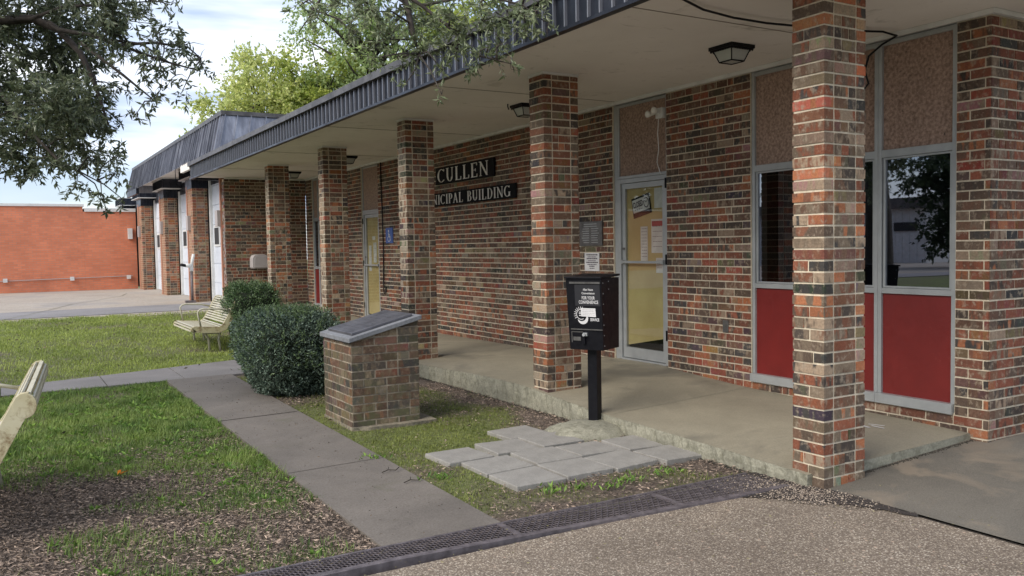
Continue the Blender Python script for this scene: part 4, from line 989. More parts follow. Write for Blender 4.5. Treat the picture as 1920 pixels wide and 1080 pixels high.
# ------------------------------------------------------------ benches
def bench(Ln=1.45):
    s=thing('park_bench','','bench')
    prof=[(-.015,.37),(.0,.415),(.04,.43),(.22,.415),(.40,.405),(.455,.43),(.49,.48),(.66,.80),(.69,.835),(.725,.84),(.75,.815),(.755,.77)]
    def along(a,b_):
        P=[Vector((x,0,z)) for x,z in prof[a:b_]]; out=[]; 
        tot=sum((P[i+1]-P[i]).length for i in range(len(P)-1)); n=int(tot/.040); 
        for k in range(n+1):
            d_=tot*k/n; i=0
            while i<len(P)-2 and d_>(P[i+1]-P[i]).length: d_-=(P[i+1]-P[i]).length;i+=1
            t_=(P[i+1]-P[i]).normalized(); out.append((P[i]+t_*d_,t_))
        return out
    for nm,rg in (('seat',(0,6)),('backrest',(6,12))):
        q=MB()
        for p,t_ in along(*rg):
            n_=Vector((-t_.z,0,t_.x)); q.obox(p,t_,(0,1,0),n_,-.013,.013,.02,Ln-.02,-.006,.006)
        q.build(nm,m_bench,s)
    for y in (0,Ln-.03):
        q=MB(); w_=.045
        P=[Vector((x,0,z)) for x,z in prof]
        up_=[];dn=[]
        for i,p in enumerate(P):
            t_=(P[min(i+1,len(P)-1)]-P[max(i-1,0)]).normalized(); n_=Vector((t_.z,0,-t_.x)); up_.append(p-n_*.012); dn.append(p+n_*(.085 if 1<=i<=8 else (.05 if i==9 else .02)))
        for i in range(len(P)-1):
            a,b_,c,d_=up_[i],up_[i+1],dn[i+1],dn[i]
            if i>=9: continue
            q.prism([(v.x,y,v.z) for v in (a,b_,c,d_)],(0,.03,0))
        # rounded head of the plate
        hc=Vector((.705,0,.775)); q.prism([(hc.x+.06*math.cos(2*math.pi*k/16),y-.001,hc.z+.072*math.sin(2*math.pi*k/16)) for k in range(16)],(0,.032,0))
        q.build('end_plate',m_bplate,s,bevel=.004)
        ya=y+.015
        q=MB(); q.tube([(.13,ya,.43),(.10,ya,.58),(.09,ya,.66),(.12,ya,.70),(.18,ya,.715),(.42,ya,.70),(.58,ya,.66)],.014,8); q.build('armrest',m_bench,s,smooth=True)
        yl=y+(.16 if y==0 else -.13)
        for pts in ([(.18,yl,.38),(.22,yl,.30),(.27,yl,.22),(.28,yl,.0)],[(.46,yl,.38),(.44,yl,.30),(.42,yl,.2),(.45,yl,.0)]):
            q=MB(); q.tube(pts,.019,10); q.build('leg',m_bench,s,smooth=True)
    q=MB(); q.tube([(.34,.14,.30),(.34,Ln-.13,.30)],.014,8); q.tube([(.2,.16,.31),(.45,.16,.30)],.014,8); q.tube([(.2,Ln-.14,.31),(.45,Ln-.14,.30)],.014,8); q.build('crossbar',m_bench,s)
    return s
b1=bench(); b1.location=(-1.80,9.15,.02); b1.scale=(.90,.95,.88); tag(b1,'cream slatted metal park bench standing on the far lawn beside the hedge',group='cream metal benches')
b2=copy_tree(b1); b2.location=(-4.60,1.60,0.0); b2.rotation_euler=(0,0,R_(-4.5)); b2.scale=(.89,1,.89); tag(b2,'cream metal bench with rusty end plate cut off by the left picture edge',group='cream metal benches')

# ------------------------------------------------------------ foliage
def leaves(P,D,Lm,Wm,colA,colB,fold=.25,jit=.3,szj=.35):
    """P centres (n,3), D directions (n,3) -> V,F,C of folded diamond leaves"""
    n=len(P); D=D/np.linalg.norm(D,axis=1,keepdims=True); r=nr.randn(n,3); S_=np.cross(D,r); S_/=np.linalg.norm(S_,axis=1,keepdims=True); Nn=np.cross(D,S_)
    l=(Lm*(1+szj*(nr.rand(n)-.5)*2))[:,None]; w_=(Wm*(1+szj*(nr.rand(n)-.5)*2))[:,None]
    a=P; b_=P+D*l*.45+S_*w_/2+Nn*w_*fold; c=P+D*l; d_=P+D*l*.45-S_*w_/2+Nn*w_*fold
    V=np.stack([a,b_,c,d_],1).reshape(-1,3); Fq=np.arange(4*n).reshape(n,4)
    t_=nr.rand(n,1)**1.3; C=np.array(colA)*(1-t_)+np.array(colB)*t_; C=C*(1+jit*(nr.rand(n,1)-.5)*2); C=np.hstack([np.clip(C,0,1),np.ones((n,1))])
    return V,Fq,C
def foliage(name,groups,mat_,parent):
    Vs=[];Fs=[];Cs=[];o=0
    for V,Fq,C in groups: Vs.append(V);Fs.append(Fq+o);Cs.append(C);o+=len(V)
    return npmesh(name,np.vstack(Vs),np.vstack(Fs),mat_,parent,np.vstack(Cs))
def blob_leaves(blobs,Lm,Wm,cA,cB,twig=None,per=14,tl=.14,hang=.25,dens=1.0):
    PP=[];DD=[]
    for (x,y,z,r,n) in blobs:
        n=int(n*dens); nt_=max(1,n//per)
        u=nr.randn(nt_,3); u/=np.linalg.norm(u,axis=1,keepdims=True); rad=nr.rand(nt_,1)**.5
        c=np.array([x,y,z])+u*rad*np.array([r,r,r*.85])
        d_=u+nr.randn(nt_,3)*.5; d_[:,2]-=hang*2; d_/=np.linalg.norm(d_,axis=1,keepdims=True)
        for i in range(nt_):
            t_=nr.rand(per); l_=tl*(.6+.8*nr.rand()); p=c[i]+d_[i]*(t_[:,None]-.5)*l_
            q=d_[i]*.9+nr.randn(per,3)*.75; PP.append(p); DD.append(q)
            if twig is not None and (i%2==0): 
                m_=c[i]-d_[i]*l_*.5; twig.tube([tuple(m_),tuple(m_+d_[i]*l_*.5+nr.randn(3)*.01),tuple(m_+d_[i]*l_)],[.0022,.0016,.0009],3)
    return leaves(np.vstack(PP),np.vstack(DD),Lm,Wm,cA,cB)
OAK_LEFT=[
 (-3.92,5.70,3.58,0.43,900), (-3.58,5.67,3.66,0.41,900), (-3.85,5.88,3.19,0.47,1100), (-3.46,5.86,3.27,0.38,900), (-3.34,5.51,3.46,0.34,700), (-3.91,6.07,2.78,0.47,1100), (-3.63,4.65,2.64,0.35,1100), (-3.39,5.13,2.77,0.28,700), (-3.75,5.98,2.48,0.35,700), (-3.43,5.38,2.45,0.29,600), (-3.27,5.65,2.68,0.22,350), (-3.64,4.75,2.17,0.20,190), (-3.29,5.04,2.30,0.20,180), (-3.19,4.66,2.11,0.16,130), (-3.43,5.22,2.08,0.19,150), (-3.89,5.55,2.33,0.28,350), (-3.32,4.40,1.91,0.11,70), (-3.17,4.62,2.26,0.13,70), (-3.13,4.66,1.89,0.05,14), (-3.17,5.57,1.84,0.04,8), (-3.77,5.73,2.13,0.12,50), (-3.17,4.60,3.45,0.27,380), (-2.89,5.33,3.56,0.25,220), (-2.84,4.37,3.26,0.20,180), (-2.56,4.87,3.29,0.19,170), (-2.74,4.27,2.90,0.15,120), (-2.99,4.25,2.96,0.19,190), (-2.99,5.46,2.95,0.15,90), (-2.88,4.46,2.75,0.13,100), (-3.02,4.55,2.60,0.10,50), (-2.35,5.26,3.26,0.13,90), (-2.34,5.09,3.11,0.09,45), (-3.12,4.74,3.18,0.20,180), (-2.52,5.31,2.93,0.10,40), (-2.66,4.84,3.62,0.09,45), (-2.80,5.12,3.67,0.19,130), (-3.21,4.68,3.29,0.20,250), (-3.01,5.55,2.64,0.08,25), (-2.73,5.07,3.14,0.17,110), (-2.63,5.41,3.36,0.20,120), (-3.21,5.63,3.06,0.20,250), (-4.21,5.40,3.16,0.54,800), (-4.28,5.49,2.44,0.50,700), (-4.11,5.19,3.83,0.53,600), (-3.50,4.80,3.81,0.53,600), (-2.98,4.38,3.76,0.39,350)]
OAK_CENTER=[
 (-2.18,2.33,3.03,0.11,70), (-1.96,2.45,3.12,0.17,170), (-1.93,1.94,2.96,0.17,230), (-1.56,2.27,3.09,0.19,240), (-1.97,2.23,2.89,0.12,110), (-1.76,2.08,2.83,0.14,170), (-1.39,2.28,3.04,0.19,260), (-1.53,2.08,2.78,0.13,140), (-1.39,1.87,2.98,0.18,280), (-1.34,1.97,2.79,0.13,150), (-1.09,2.01,3.01,0.17,240), (-1.33,1.61,2.70,0.10,100), (-0.84,2.09,3.12,0.17,230), (-1.04,1.42,2.95,0.13,180), (-0.82,1.88,2.94,0.10,90), (-0.97,2.04,2.77,0.09,60), (-1.17,1.48,2.59,0.05,28), (-1.12,2.08,2.69,0.08,50), (-1.45,1.93,2.63,0.07,45), (-1.62,2.20,2.67,0.08,40), (-1.57,1.70,2.42,0.03,12), (-0.96,1.39,2.82,0.05,25), (-1.72,1.93,2.51,0.03,14), (-2.13,2.84,3.19,0.08,30), (-1.89,2.05,2.69,0.09,50), (-1.97,2.60,3.38,0.26,200), (-1.47,2.45,3.44,0.31,300), (-1.01,2.18,3.44,0.31,300), (-0.91,1.63,3.26,0.21,200), (-1.35,1.87,2.88,0.14,120), (-1.04,1.83,2.83,0.11,80)]
tree=thing('oak_tree','large dark green oak on the lawn whose limbs overhang the picture from the left','tree',(0,0,0))
q=MB(); T0=(-6.6,6.9,0)
q.tube([(-6.6,6.9,-.1),(-6.58,6.88,.15),(-6.5,6.8,1.0),(-6.35,6.7,1.9),(-6.1,6.6,2.6)],[.42,.30,.25,.22,.2],12)
q.build('trunk',m_bark,tree,smooth=True)
q=MB()
limbsL=[[(-6.1,6.6,2.6),(-5.4,6.3,3.1),(-4.78,6.03,3.41),(-4.21,5.7,3.49),(-3.72,5.41,3.51),(-3.53,5.29,3.41),(-3.37,5.19,3.2),(-3.28,5.12,2.96),(-3.23,5.08,2.75),(-3.18,5.03,2.56)],
[(-3.6,5.25,3.45),(-3.53,5.17,3.38),(-3.3,5.03,3.33),(-3.02,4.86,3.21),(-2.75,4.69,3.09),(-2.47,4.63,3.02)],
[(-3.9,5.5,3.5),(-3.73,5.29,3.48),(-3.49,5.16,3.58),(-3.17,4.97,3.59),(-2.81,4.9,3.65)],
[(-4.6,5.95,3.45),(-4.21,5.58,3.47),(-4.07,5.47,3.0),(-3.84,5.31,2.58),(-3.58,5.14,2.25),(-3.31,4.85,2.06)],
[(-3.38,5.08,3.27),(-3.07,4.88,2.98),(-2.84,4.73,2.75)],[(-3.1,4.9,3.24),(-2.8,4.95,3.3),(-2.5,5.0,3.3),(-2.35,5.2,3.25)],[(-3.2,5.0,3.3),(-2.95,4.6,3.2),(-2.75,4.35,3.0)]]
limbsC=[[(-6.1,6.6,2.6),(-5.6,6.0,3.4),(-4.8,5.2,4.1),(-3.4,3.9,4.25),(-2.21,2.55,3.72),(-1.85,2.31,3.35),(-1.6,2.16,3.13),(-1.58,2.13,2.95),(-1.54,2.1,2.76)],
[(-1.85,2.31,3.35),(-1.51,2.1,3.09),(-1.36,2.0,2.94),(-1.18,1.89,2.74),(-1.0,1.77,2.68)],[(-1.51,2.1,3.09),(-1.17,1.9,3.16),(-.92,1.75,3.08),(-.8,1.67,2.97)],[(-2.21,2.55,3.72),(-2.04,2.42,3.28),(-2.14,2.47,3.07),(-2.24,2.52,2.92)],
[(-1.4,2.3,3.35),(-1.1,2.2,3.3),(-.9,2.1,3.1)]]
def tap(l,r0,r1): 
    n=len(l); return [r0*(1-i/(n-1))**.8+r1 for i in range(n)]
for k,l in enumerate(limbsL): q.tube(l,tap(l,[.055,.018,.016,.024,.013,.010,.010][k],.005),7)
for k,l in enumerate(limbsC): q.tube(l,tap(l,[.09,.012,.009,.012,.008][k],.003),7)
def nearest(p,limbs):
    best=None
    for l in limbs:
        for i in range(len(l)-1):
            a=Vector(l[i]);b_=Vector(l[i+1]);t_=max(0,min(1,(p-a).dot(b_-a)/max((b_-a).length_squared,1e-9))); c=a+(b_-a)*t_
            if best is None or (c-p).length<(best-p).length: best=c
    return best
for bl,limbs in ((OAK_LEFT,limbsL),(OAK_CENTER,limbsC)):
    for (x,y,z,r,n) in bl:
        c=Vector((x,y,z)); a=nearest(c,limbs); m_=a.lerp(c,.5)+Vector((rnd.uniform(-.05,.05),rnd.uniform(-.05,.05),rnd.uniform(0,.06))); q.tube([a,m_,c],[.008,.006,.003],5)
        for k in range(3 if r>.1 else 1):
            e=c+Vector((rnd.gauss(0,1),rnd.gauss(0,1),rnd.gauss(0,1)-.3)).normalized()*r*.9; q.tube([c,c.lerp(e,.5)+Vector((0,0,.02)),e],[.004,.003,.0012],4)
tw_=MB()
OAK_LEFT=[(x,y,z,r,int(n*(2.0 if n>=350 else .85))) for x,y,z,r,n in OAK_LEFT]
gL=blob_leaves(OAK_LEFT,.062,.020,(.055,.075,.035),(.24,.27,.16),tw_,dens=1.0)
gC=blob_leaves(OAK_CENTER,.050,.016,(.09,.12,.05),(.30,.34,.19),tw_,per=10,tl=.10,dens=1.0)
q.build('limb',m_bark,tree,smooth=True); tw_.build('twigs',m_bark,tree)
foliage('crown',[gL,gC],m_leaf,tree)
# more crown outside the frame, over the lawn on the left
far_b=[(-6.6+math.cos(a)*r,6.9+math.sin(a)*r,z,.9,350) for a,r,z in [(i*1.05,1.6+.5*(i%3),3.6+.45*(i%4)) for i in range(16)] if (-6.6+math.cos(a)*r)<-5.2]+[(-8.7,7.9,3.1,.5,520),(-8.9,7.4,3.2,.45,420),(-8.9,8.3,3.4,.5,400),(-8.8,7.0,2.9,.3,200),(-8.6,7.7,2.6,.25,120),(-8.5,8.4,2.9,.4,160),(-8.9,7.0,3.3,.35,120),(-9.2,8.6,3.7,.6,260)]
foliage('crown',[blob_leaves(far_b,.09,.035,(.03,.05,.022),(.085,.115,.045),None,dens=1)],m_leaf,tree)
def bgtree(name,label,base,top,blobs,cA,cB,size,tr=.18,dens=1.0):
    t_=thing(name,label,'tree',(0,0,0)); q=MB(); x,y,z=base
    q.tube([(x,y,z-.3),(x+.1,y,z+top*.3),(x-.1,y+.1,z+top*.6),(x,y,z+top*.9)],[tr*1.3,tr,tr*.7,tr*.25],9); q.build('trunk',m_bark,t_,smooth=True)
    q=MB()
    for (bx_,by_,bz_,r,n) in blobs:
        zb_=max(z+top*.35,bz_-r*1.5-1); a=Vector((x,y,min(zb_,z+top*.8))); c=Vector((bx_,by_,bz_)); q.tube([a,a.lerp(c,.5)+Vector((0,0,.3)),c],[tr*.35,tr*.22,tr*.06],6)
    q.build('limb',m_bark,t_,smooth=True)
    foliage('crown',[blob_leaves(blobs,size,size*.62,cA,cB,None,per=10,tl=size*5,hang=.1,dens=dens)],m_bleaf,t_)
YG=((.42,.49,.17),(.78,.78,.34)); GR=((.28,.38,.15),(.58,.66,.32)); DG=((.025,.04,.018),(.06,.085,.035))
# world positions in front of the camera beyond the roof
def crown(c,R,n,k,rr,seed):
    r_=random.Random(seed); o=[]
    for i in range(k):
        v=Vector((r_.gauss(0,1),r_.gauss(0,1),r_.gauss(0,.8))).normalized()*r_.random()**.35
        o.append((c[0]+v.x*R[0],c[1]+v.y*R[1],c[2]+v.z*R[2],rr*r_.uniform(.7,1.25),n))
    return o
bgtree('tree','yellow green tree rising behind the mansard roof of the garage','%s'and(6.2,35.5,0),9,crown((6.0,35.5,7.6),(2.6,2.4,2.3),420,34,.75,1),*YG,.17,dens=1.0)
bgtree('tree','small yellowish tree at the left end of the background treeline',(3.6,37,0),6.5,crown((3.7,37,6.3),(1.1,1.2,1.3),380,14,.5,2),*YG,.15)
bgtree('tree','green bushy tree in the middle of the background treeline',(8.6,34.5,0),10,crown((8.6,34.3,8.6),(2.2,2.2,2.6),360,34,.75,9),(.28,.36,.08),(.58,.62,.17),.16)
bgtree('tree','tall airy green tree behind the flat roof, reaching out of the picture top',(10.6,33,0),15,crown((10.8,33,10.5),(3.9,3,4.6),330,80,.72,3),*GR,.15,tr=.3,dens=.8)
bgtree('tree','green tree at the right of the treeline, behind the hanging oak leaves',(15.8,30,0),14,crown((15.6,30.5,11.2),(3.8,3,3.4),330,40,.95,4),(.27,.33,.08),(.55,.60,.17),.17,tr=.26)
# trees and a pale building across the street, seen only as reflections
bgtree('tree','dark evergreen across the street behind the photographer',(-20,4,-.2),9,crown((-20,4,5.2),(3.2,3.2,4),300,30,1.2,6),*DG,.2,tr=.25)
bgtree('tree','dark bushy tree across the street beside the pale building',(-27,17.9,-.2),8,crown((-27,17.8,3.6),(2.0,1.7,3.4),360,30,1.1,7),*DG,.2,tr=.25)
for i_,(tx,ty,lb_) in enumerate([(-35,44,'first of the dark trees in a row past the pale building'),(-33,51,'second tall dark tree in the row past the pale building'),(-36,59,'last tall dark tree in the row past the pale building')]):
    bgtree('tree',lb_,(tx,ty,-.2),11,crown((tx,ty,5.2),(3.6,4.2,5),260,44,1.6,20+i_),*DG,.32,tr=.3)
s=thing('pale_building','pale metal sided building across the street with one wide window','building')
q=MB(); q.box(-44,23.6,-.2,-33,38,3.05)
for k in range(34): q.box(-33,23.7+k*.42,-.1,-32.97,23.75+k*.42,3.0)
q.build('wall',m_white,s); q=MB(); q.box(-44.5,23.3,3.05,-32.5,38.5,3.6); q.build('roof',m_cap,s)
q=MB(); q.box(-32.97,24.1,1.9,-32.9,25.4,2.35); q.build('window',m_dark,s); q=MB(); q.box(-32.97,29,1.6,-32.9,32,2.4); q.build('window',m_dark,s)

# hedges
def hedge(name,label,c,half,zb_,zt,n,sz,cA_=(.020,.040,.024),cB_=(.26,.34,.25)):
    s=thing(name,label,'hedge',(0,0,0)); nu,nv=40,24; V=[];
    def rad(d_):
        p=4.2; k=(abs(d_[0]/half[0])**p+abs(d_[1]/half[1])**p+abs(d_[2]/((zt-zb_)/2))**p)**(-1/p); return k
    cz=(zt+zb_)/2
    q=MB()
    for i in range(nv+1):
        th=math.pi*i/nv
        for j in range(nu):
            ph=2*math.pi*j/nu; d_=(math.sin(th)*math.cos(ph),math.sin(th)*math.sin(ph),math.cos(th)); k=rad(d_)*.86*(1+.05*(rnd.random()-.5)); zz_=cz+d_[2]*k; tf=.80+.20*float(sst(zb_,zb_+.55*(zt-zb_),zz_)); q.v.append((c[0]+d_[0]*k*tf,c[1]+d_[1]*k*tf,zz_))
    for i in range(nv):
        for j in range(nu): q.face([i*nu+j,(i+1)*nu+j,(i+1)*nu+(j+1)%nu,i*nu+(j+1)%nu])
    q.build('filler_core',m_core,s)  # dark solid core added inside the leaf shell to keep it opaque
    d_=nr.randn(n,3); d_/=np.linalg.norm(d_,axis=1,keepdims=True); d_[:,2]=np.where(d_[:,2]<-.75,-d_[:,2],d_[:,2])
    hz=(zt-zb_)/2; d_=d_; k=(np.abs(d_[:,0]/half[0])**4.2+np.abs(d_[:,1]/half[1])**4.2+np.abs(d_[:,2]/hz)**4.2)**(-1/4.2)
    lump=1+.11*(vn(d_[:,0]*3+d_[:,2]*2,d_[:,1]*3-d_[:,2],1.5)-.5)*2+.09*(vn(d_[:,0]*9,d_[:,1]*9+d_[:,2]*9,1.0)-.5)
    f=(.84+.19*nr.rand(n))*lump; P=np.array([c[0],c[1],cz])+d_*(k*f)[:,None]
    P=P+nr.randn(n,3)*.008
    tf=.80+.20*sst(zb_,zb_+.55*(zt-zb_),P[:,2]); P[:,0]=c[0]+(P[:,0]-c[0])*tf; P[:,1]=c[1]+(P[:,1]-c[1])*tf
    D=d_*.8+nr.randn(n,3)*.7; D[:,2]+=.35
    top=sst(.80,1.0,f/lump)
    g1=leaves(P,D,sz,sz*.42,cA_,cB_,jit=.45)
    foliage('foliage',[g1],m_hleaf,s)
    # stray shoots
    m=n//45; i_=nr.randint(0,n,m); Pp=[];Dd=[]
    for a in i_:
        if d_[a,2]<-.2: continue
        b0_=np.array([c[0],c[1],cz])+d_[a]*k[a]*.98; dr=d_[a]*.6+nr.randn(3)*.4; dr[2]+=.6; dr/=np.linalg.norm(dr)
        for t_ in np.linspace(0,.075,6): Pp.append(b0_+dr*t_*1.3); Dd.append(dr+nr.randn(3)*.6)
    foliage('shoots',[leaves(np.array(Pp),np.array(Dd),sz,sz*.4,(.08,.13,.05),(.2,.27,.12))],m_hleaf,s)
hedge('hedge','big rounded grey green clipped hedge beside the walkway and pedestal',(-1.545,5.42),(.455,.60),.0,.79,44000,.031)
hedge('hedge','smaller dark green clipped hedge behind the larger one, near the far bench',(-.93,9.35),(.35,.42),.1,.93,15000,.033,(.022,.045,.015),(.15,.24,.10))

# grass, litter
def grass(name,x0,x1,y0,y1,dn,h,wd,cA,cB,label):
    n=int((x1-x0)*(y1-y0)*dn); x=nr.uniform(x0,x1,n); y=nr.uniform(y0,y1,n); cv=cover(x,y)*(.75+.5*vn(x,y,14)); keep=(nr.rand(n)<cv)&~in_walk(x,y)&~in_path(x,y)&((x<-1.66)|(x>-1.1)|(y<3.2)|(y>3.88))
    for (px,py,_) in pav: keep&=~((abs(x-px)<.19)&(abs(y-py)<.19))
    x,y=x[keep],y[keep]; n=len(x); z=gz(x,y)-.014
    P=np.stack([x,y,z],-1); an=nr.rand(n)*6.283; tl=.25+.9*nr.rand(n); hh=h*(.5+.9*nr.rand(n))*(.55+.9*vn(x,y,5)); D=np.stack([np.cos(an)*tl*.6,np.sin(an)*tl*.6,np.ones(n)],-1); D/=np.linalg.norm(D,axis=1,keepdims=True)
    pr=np.stack([-np.sin(an),np.cos(an),0*an],-1)*(wd*(.6+.8*nr.rand(n)))[:,None]
    mid=P+D*(hh*.6)[:,None]; bend=np.stack([np.cos(an),np.sin(an),-.2+0*an],-1)*(hh*.35*nr.rand(n))[:,None]; tip=P+D*hh[:,None]+bend
    V=np.stack([P-pr/2,P+pr/2,mid+pr/3,mid-pr/3,tip],1).reshape(-1,3); b_=np.arange(n)*5
    Fq=np.concatenate([np.stack([b_,b_+1,b_+2,b_+3],-1),np.stack([b_+3,b_+2,b_+4,b_+4],-1)])
    t_=np.clip(nr.rand(n,1)*.6+.5*(vn(x,y,1.9)[:,None]-.15)+.4*(vn(x,y,7)[:,None]-.5),0,1); C=np.array(cA)*(1-t_)+np.array(cB)*t_; C*=(.8+.4*nr.rand(n,1)); C=np.hstack([C,np.ones((n,1))])
    V2=V; Q1=Fq[:n]; Q2=Fq[n:,:3]
    me=bpy.data.meshes.new(name); me.vertices.add(len(V2)); me.vertices.foreach_set('co',V2.astype(np.float32).ravel())
    li=np.concatenate([Q1.ravel(),Q2.ravel()]); me.loops.add(len(li)); me.loops.foreach_set('vertex_index',li.astype(np.int32))
    ls=np.concatenate([np.arange(n)*4,4*n+np.arange(n)*3]); lt=np.concatenate([np.full(n,4),np.full(n,3)])
    me.polygons.add(2*n); me.polygons.foreach_set('loop_start',ls.astype(np.int32)); me.polygons.foreach_set('loop_total',lt.astype(np.int32)); me.update(calc_edges=True)
    at=me.color_attributes.new('c1','FLOAT_COLOR','POINT'); at.data.foreach_set('color',np.repeat(C,5,axis=0).astype(np.float32).ravel())
    me.materials.append(m_grass); o=bpy.data.objects.new(name,me); COL.objects.link(o); tag(o,label,'grass',kind='stuff')
GA,GBc=(.055,.12,.02),(.30,.38,.09)
grass('grass',-5.2,-2.5,.5,6.9,9500,.042,.0045,GA,GBc,'patchy bright green grass on the lawn left of the walkway')
n=900; wx=nr.uniform(-5,-2.55,n); wy=nr.uniform(.55,6.7,n); k_=cover(wx,wy)>nr.rand(n)*.9+.1; wx,wy=wx[k_],wy[k_]; Pp=[];Dd=[]
for a_,b__ in zip(wx,wy):
    for j in range(7): an=nr.rand()*6.28; Pp.append((a_,b__,.004)); Dd.append((math.cos(an),math.sin(an),.35+.8*nr.rand()))
for cx_,cy_ in ((-1.32,.86),(-1.15,.82),(-.8,.78),(-1.9,2.2),(-1.75,1.5),(-.5,.80),(-1.0,.72)):
    for j in range(28): an=nr.rand()*6.28; Pp.append((cx_+nr.randn()*.05,cy_+nr.randn()*.035,.0)); Dd.append((math.cos(an)*.8,math.sin(an)*.8,.5+.8*nr.rand()))
o=foliage('weeds',[leaves(np.array(Pp),np.array(Dd),.045,.014,(.07,.15,.02),(.28,.42,.08),jit=.3)],m_grass,None); tag(o,'small broad leaved weeds scattered through the lawn and beside the pavers','weeds',kind='stuff')
grass('grass',-1.9,-.05,.5,7.0,6500,.022,.004,(.09,.12,.02),(.29,.32,.07),'thin mossy grass in the strip between walkway and porch')
grass('grass',-9,-.1,7.0,14.55,2600,.035,.007,(.18,.24,.045),(.44,.50,.12),'far lawn of even green grass beyond the cross path')
def litter(name,x0,x1,y0,y1,dn,sz,label,fn,cols=((.035,.026,.020),(.44,.335,.255)),lift=.006,cat='leaf litter'):
    n=int((x1-x0)*(y1-y0)*dn); x=nr.uniform(x0,x1,n); y=nr.uniform(y0,y1,n); keep=nr.rand(n)<fn(x,y); x,y=x[keep],y[keep]; n=len(x)
    P=np.stack([x,y,gz(x,y)+lift-.012+nr.rand(n)*.014],-1); an=nr.rand(n)*6.283; D=np.stack([np.cos(an),np.sin(an),nr.randn(n)*.22],-1)
    g=leaves(P,D,sz,sz*.25,*cols,fold=.3,jit=.35,szj=.5)
    o=foliage(name,[g],m_litter,None); tag(o,label,cat,kind='stuff')
notp=lambda x,y: np.min([np.maximum(abs(x-px),abs(y-py)) for (px,py,_) in pav],axis=0)>.185
litter('leaf_litter',-5.2,-2.5,.5,4.0,8500,.027,'brown dead leaves and mulch covering bare soil in the front lawn',lambda x,y:np.clip(1.15-cover(x,y)*1.1,0.03,1)*(1-in_walk(x,y)))
litter('leaf_litter',-1.88,-.03,.5,5.0,3000,.026,'small brown leaf litter along the porch curb and pavers',lambda x,y:np.clip(.85-cover(x,y),0.05,1)*(1-in_walk(x,y))*notp(x,y))
litter('fallen_leaves',-9,-.6,3,14,16,.05,'scattered dark fallen leaves on the far lawn',lambda x,y:.8*(1-in_walk(x,y))*(1-.85*in_path(x,y)),((.03,.03,.015),(.16,.12,.07)),.03,'leaves')
litter('debris',-6,.3,-2.5,.5,150,.014,'tiny leaf and seed debris scattered on the pavement',lambda x,y:.5+.5*sst(-.8,.2,y),((.05,.04,.02),(.3,.27,.12)),.014,'debris')
litter('debris',-2.5,-1.85,.5,6.8,110,.016,'acorns and leaf bits scattered on the walkway slab',lambda x,y:.4+.6*np.exp(-((x+2.1)/.2)**2),((.03,.02,.015),(.14,.09,.05)),.028,'debris')
# gravel around near column
n=3600; x=nr.normal(-.16,.15,n); y=nr.normal(.02,.22,n); k_=~((x>-.01)&(x<.37)&(y>-.01)&(y<.25))&(x>-.6)&(x<.3)&(y>-.62)&(y<.46)&~((x>.03)&(y<.02))&(y>-.75*(x+.06)*-1*-1-.55+.0)&(x*1.0+.0>-.12-.62*(y+.45)); x,y=x[k_],y[k_]; q=MB()
for a,b_ in zip(x,y):
    r=rnd.uniform(.002,.007); c=rnd.choice([(.30,.24,.18),(.17,.13,.10),(.08,.06,.05),(.38,.31,.24),(.05,.04,.035),(.05,.04,.035)]); z=float(gz(a,b_))+.008; k=len(q.v)
    for (dx,dy,dz) in ((r,0,0),(0,r,0),(-r,0,0),(0,-r,0),(0,0,r*.7)): q.v.append((a+dx*rnd.uniform(.7,1.3),b_+dy*rnd.uniform(.7,1.3),z+dz))
    for f in ((0,1,4),(1,2,4),(2,3,4),(3,0,4)): q.face([k+i for i in f],(*c,1))
tag(q.build('gravel',m_litter),'loose dark grit and pebbles at the foot of the near column','gravel',kind='stuff')
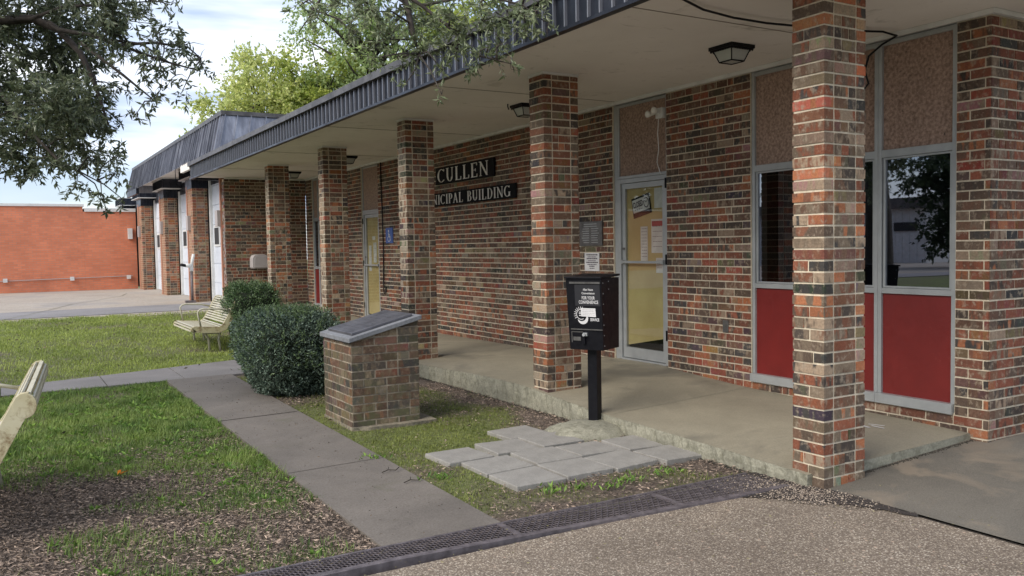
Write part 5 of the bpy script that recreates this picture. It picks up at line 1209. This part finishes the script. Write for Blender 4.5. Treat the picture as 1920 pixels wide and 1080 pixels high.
# orange leaf, twigs on walkway
V,Fq,C=leaves(np.array([(-3.45,2.62,.03),(-3.44,2.61,.035),(-3.46,2.63,.035)]),np.array([(1,.3,.3),(-.4,1,.4),(.2,-1,.5)]),.05,.035,(.75,.22,.01),(.85,.3,.02)); o=npmesh('fallen_leaf',V,Fq,m_litter,None,C); tag(o,'single bright orange fallen leaf lying in the front lawn','leaf')
for (x,y,lb) in ((-2.02,1.75,'small leafy twig lying on the walkway near the pavers'),(-2.0,1.45,'pale curled twig lying on the walkway slab near the trench')):
    q=MB(); p=Vector((x,y,.022)); q.tube([p,p+Vector((.05,.02,.006)),p+Vector((.09,-.01,.004)),p+Vector((.13,.03,.01))],.0035,5); q.tube([p+Vector((.05,.02,.006)),p+Vector((.07,.06,.012))],.0025,4); tag(q.build('twig',m_bark),lb,'twig')

# dark crumbs of soil along the porch curb
q=MB()
def clod(x,y,z,r,c):
    k=len(q.v)
    for (dx,dy,dz) in ((r,0,0),(0,r,0),(-r,0,0),(0,-r,0),(0,0,r*.8)): q.v.append((x+dx*rnd.uniform(.7,1.3),y+dy*rnd.uniform(.7,1.3),z+dz))
    for f in ((0,1,4),(1,2,4),(2,3,4),(3,0,4)): q.face([k+i for i in f],(*c,1))
for i in range(1500):
    y=rnd.uniform(.1,5.6); x=-.055-abs(rnd.gauss(0,.022)); 
    if -.0<y<.25: continue
    clod(x,y,-.004,rnd.uniform(.004,.013),rnd.choice([(.03,.024,.018),(.05,.04,.03),(.09,.07,.05),(.02,.02,.012)]))
for i in range(800):
    x=rnd.uniform(.37,1.7); y=.072-abs(rnd.gauss(0,.014)); clod(x,y,float(gz(x,y))-.002,rnd.uniform(.003,.010),rnd.choice([(.03,.024,.018),(.05,.04,.03),(.02,.02,.012)]))
tag(q.build('soil_crumbs',m_litter),'dark crumbly soil packed against the foot of the porch curb','soil',kind='stuff')
q=MB(); q.box(W-.006,2.34,.63,W+.004,2.41,.74); o=q.build('outlet_cover',m_plaq,B,bevel=.003)
q=MB(); z_=float(slabz(1.2,.6))+.003
for (x,y,a) in ((1.17,.62,.3),(1.22,.55,.1),(1.27,.60,-.3)):
    u_=Vector((math.sin(a),math.cos(a),0)); v_=Vector((u_.y,-u_.x,0)); p=Vector((x,y,z_)); q.quad(p-u_*.06-v_*.008,p+u_*.05-v_*.012,p+u_*.05+v_*.006,p-u_*.06+v_*.01)
tag(q.build('paint_mark',m_paper),kind='structure')
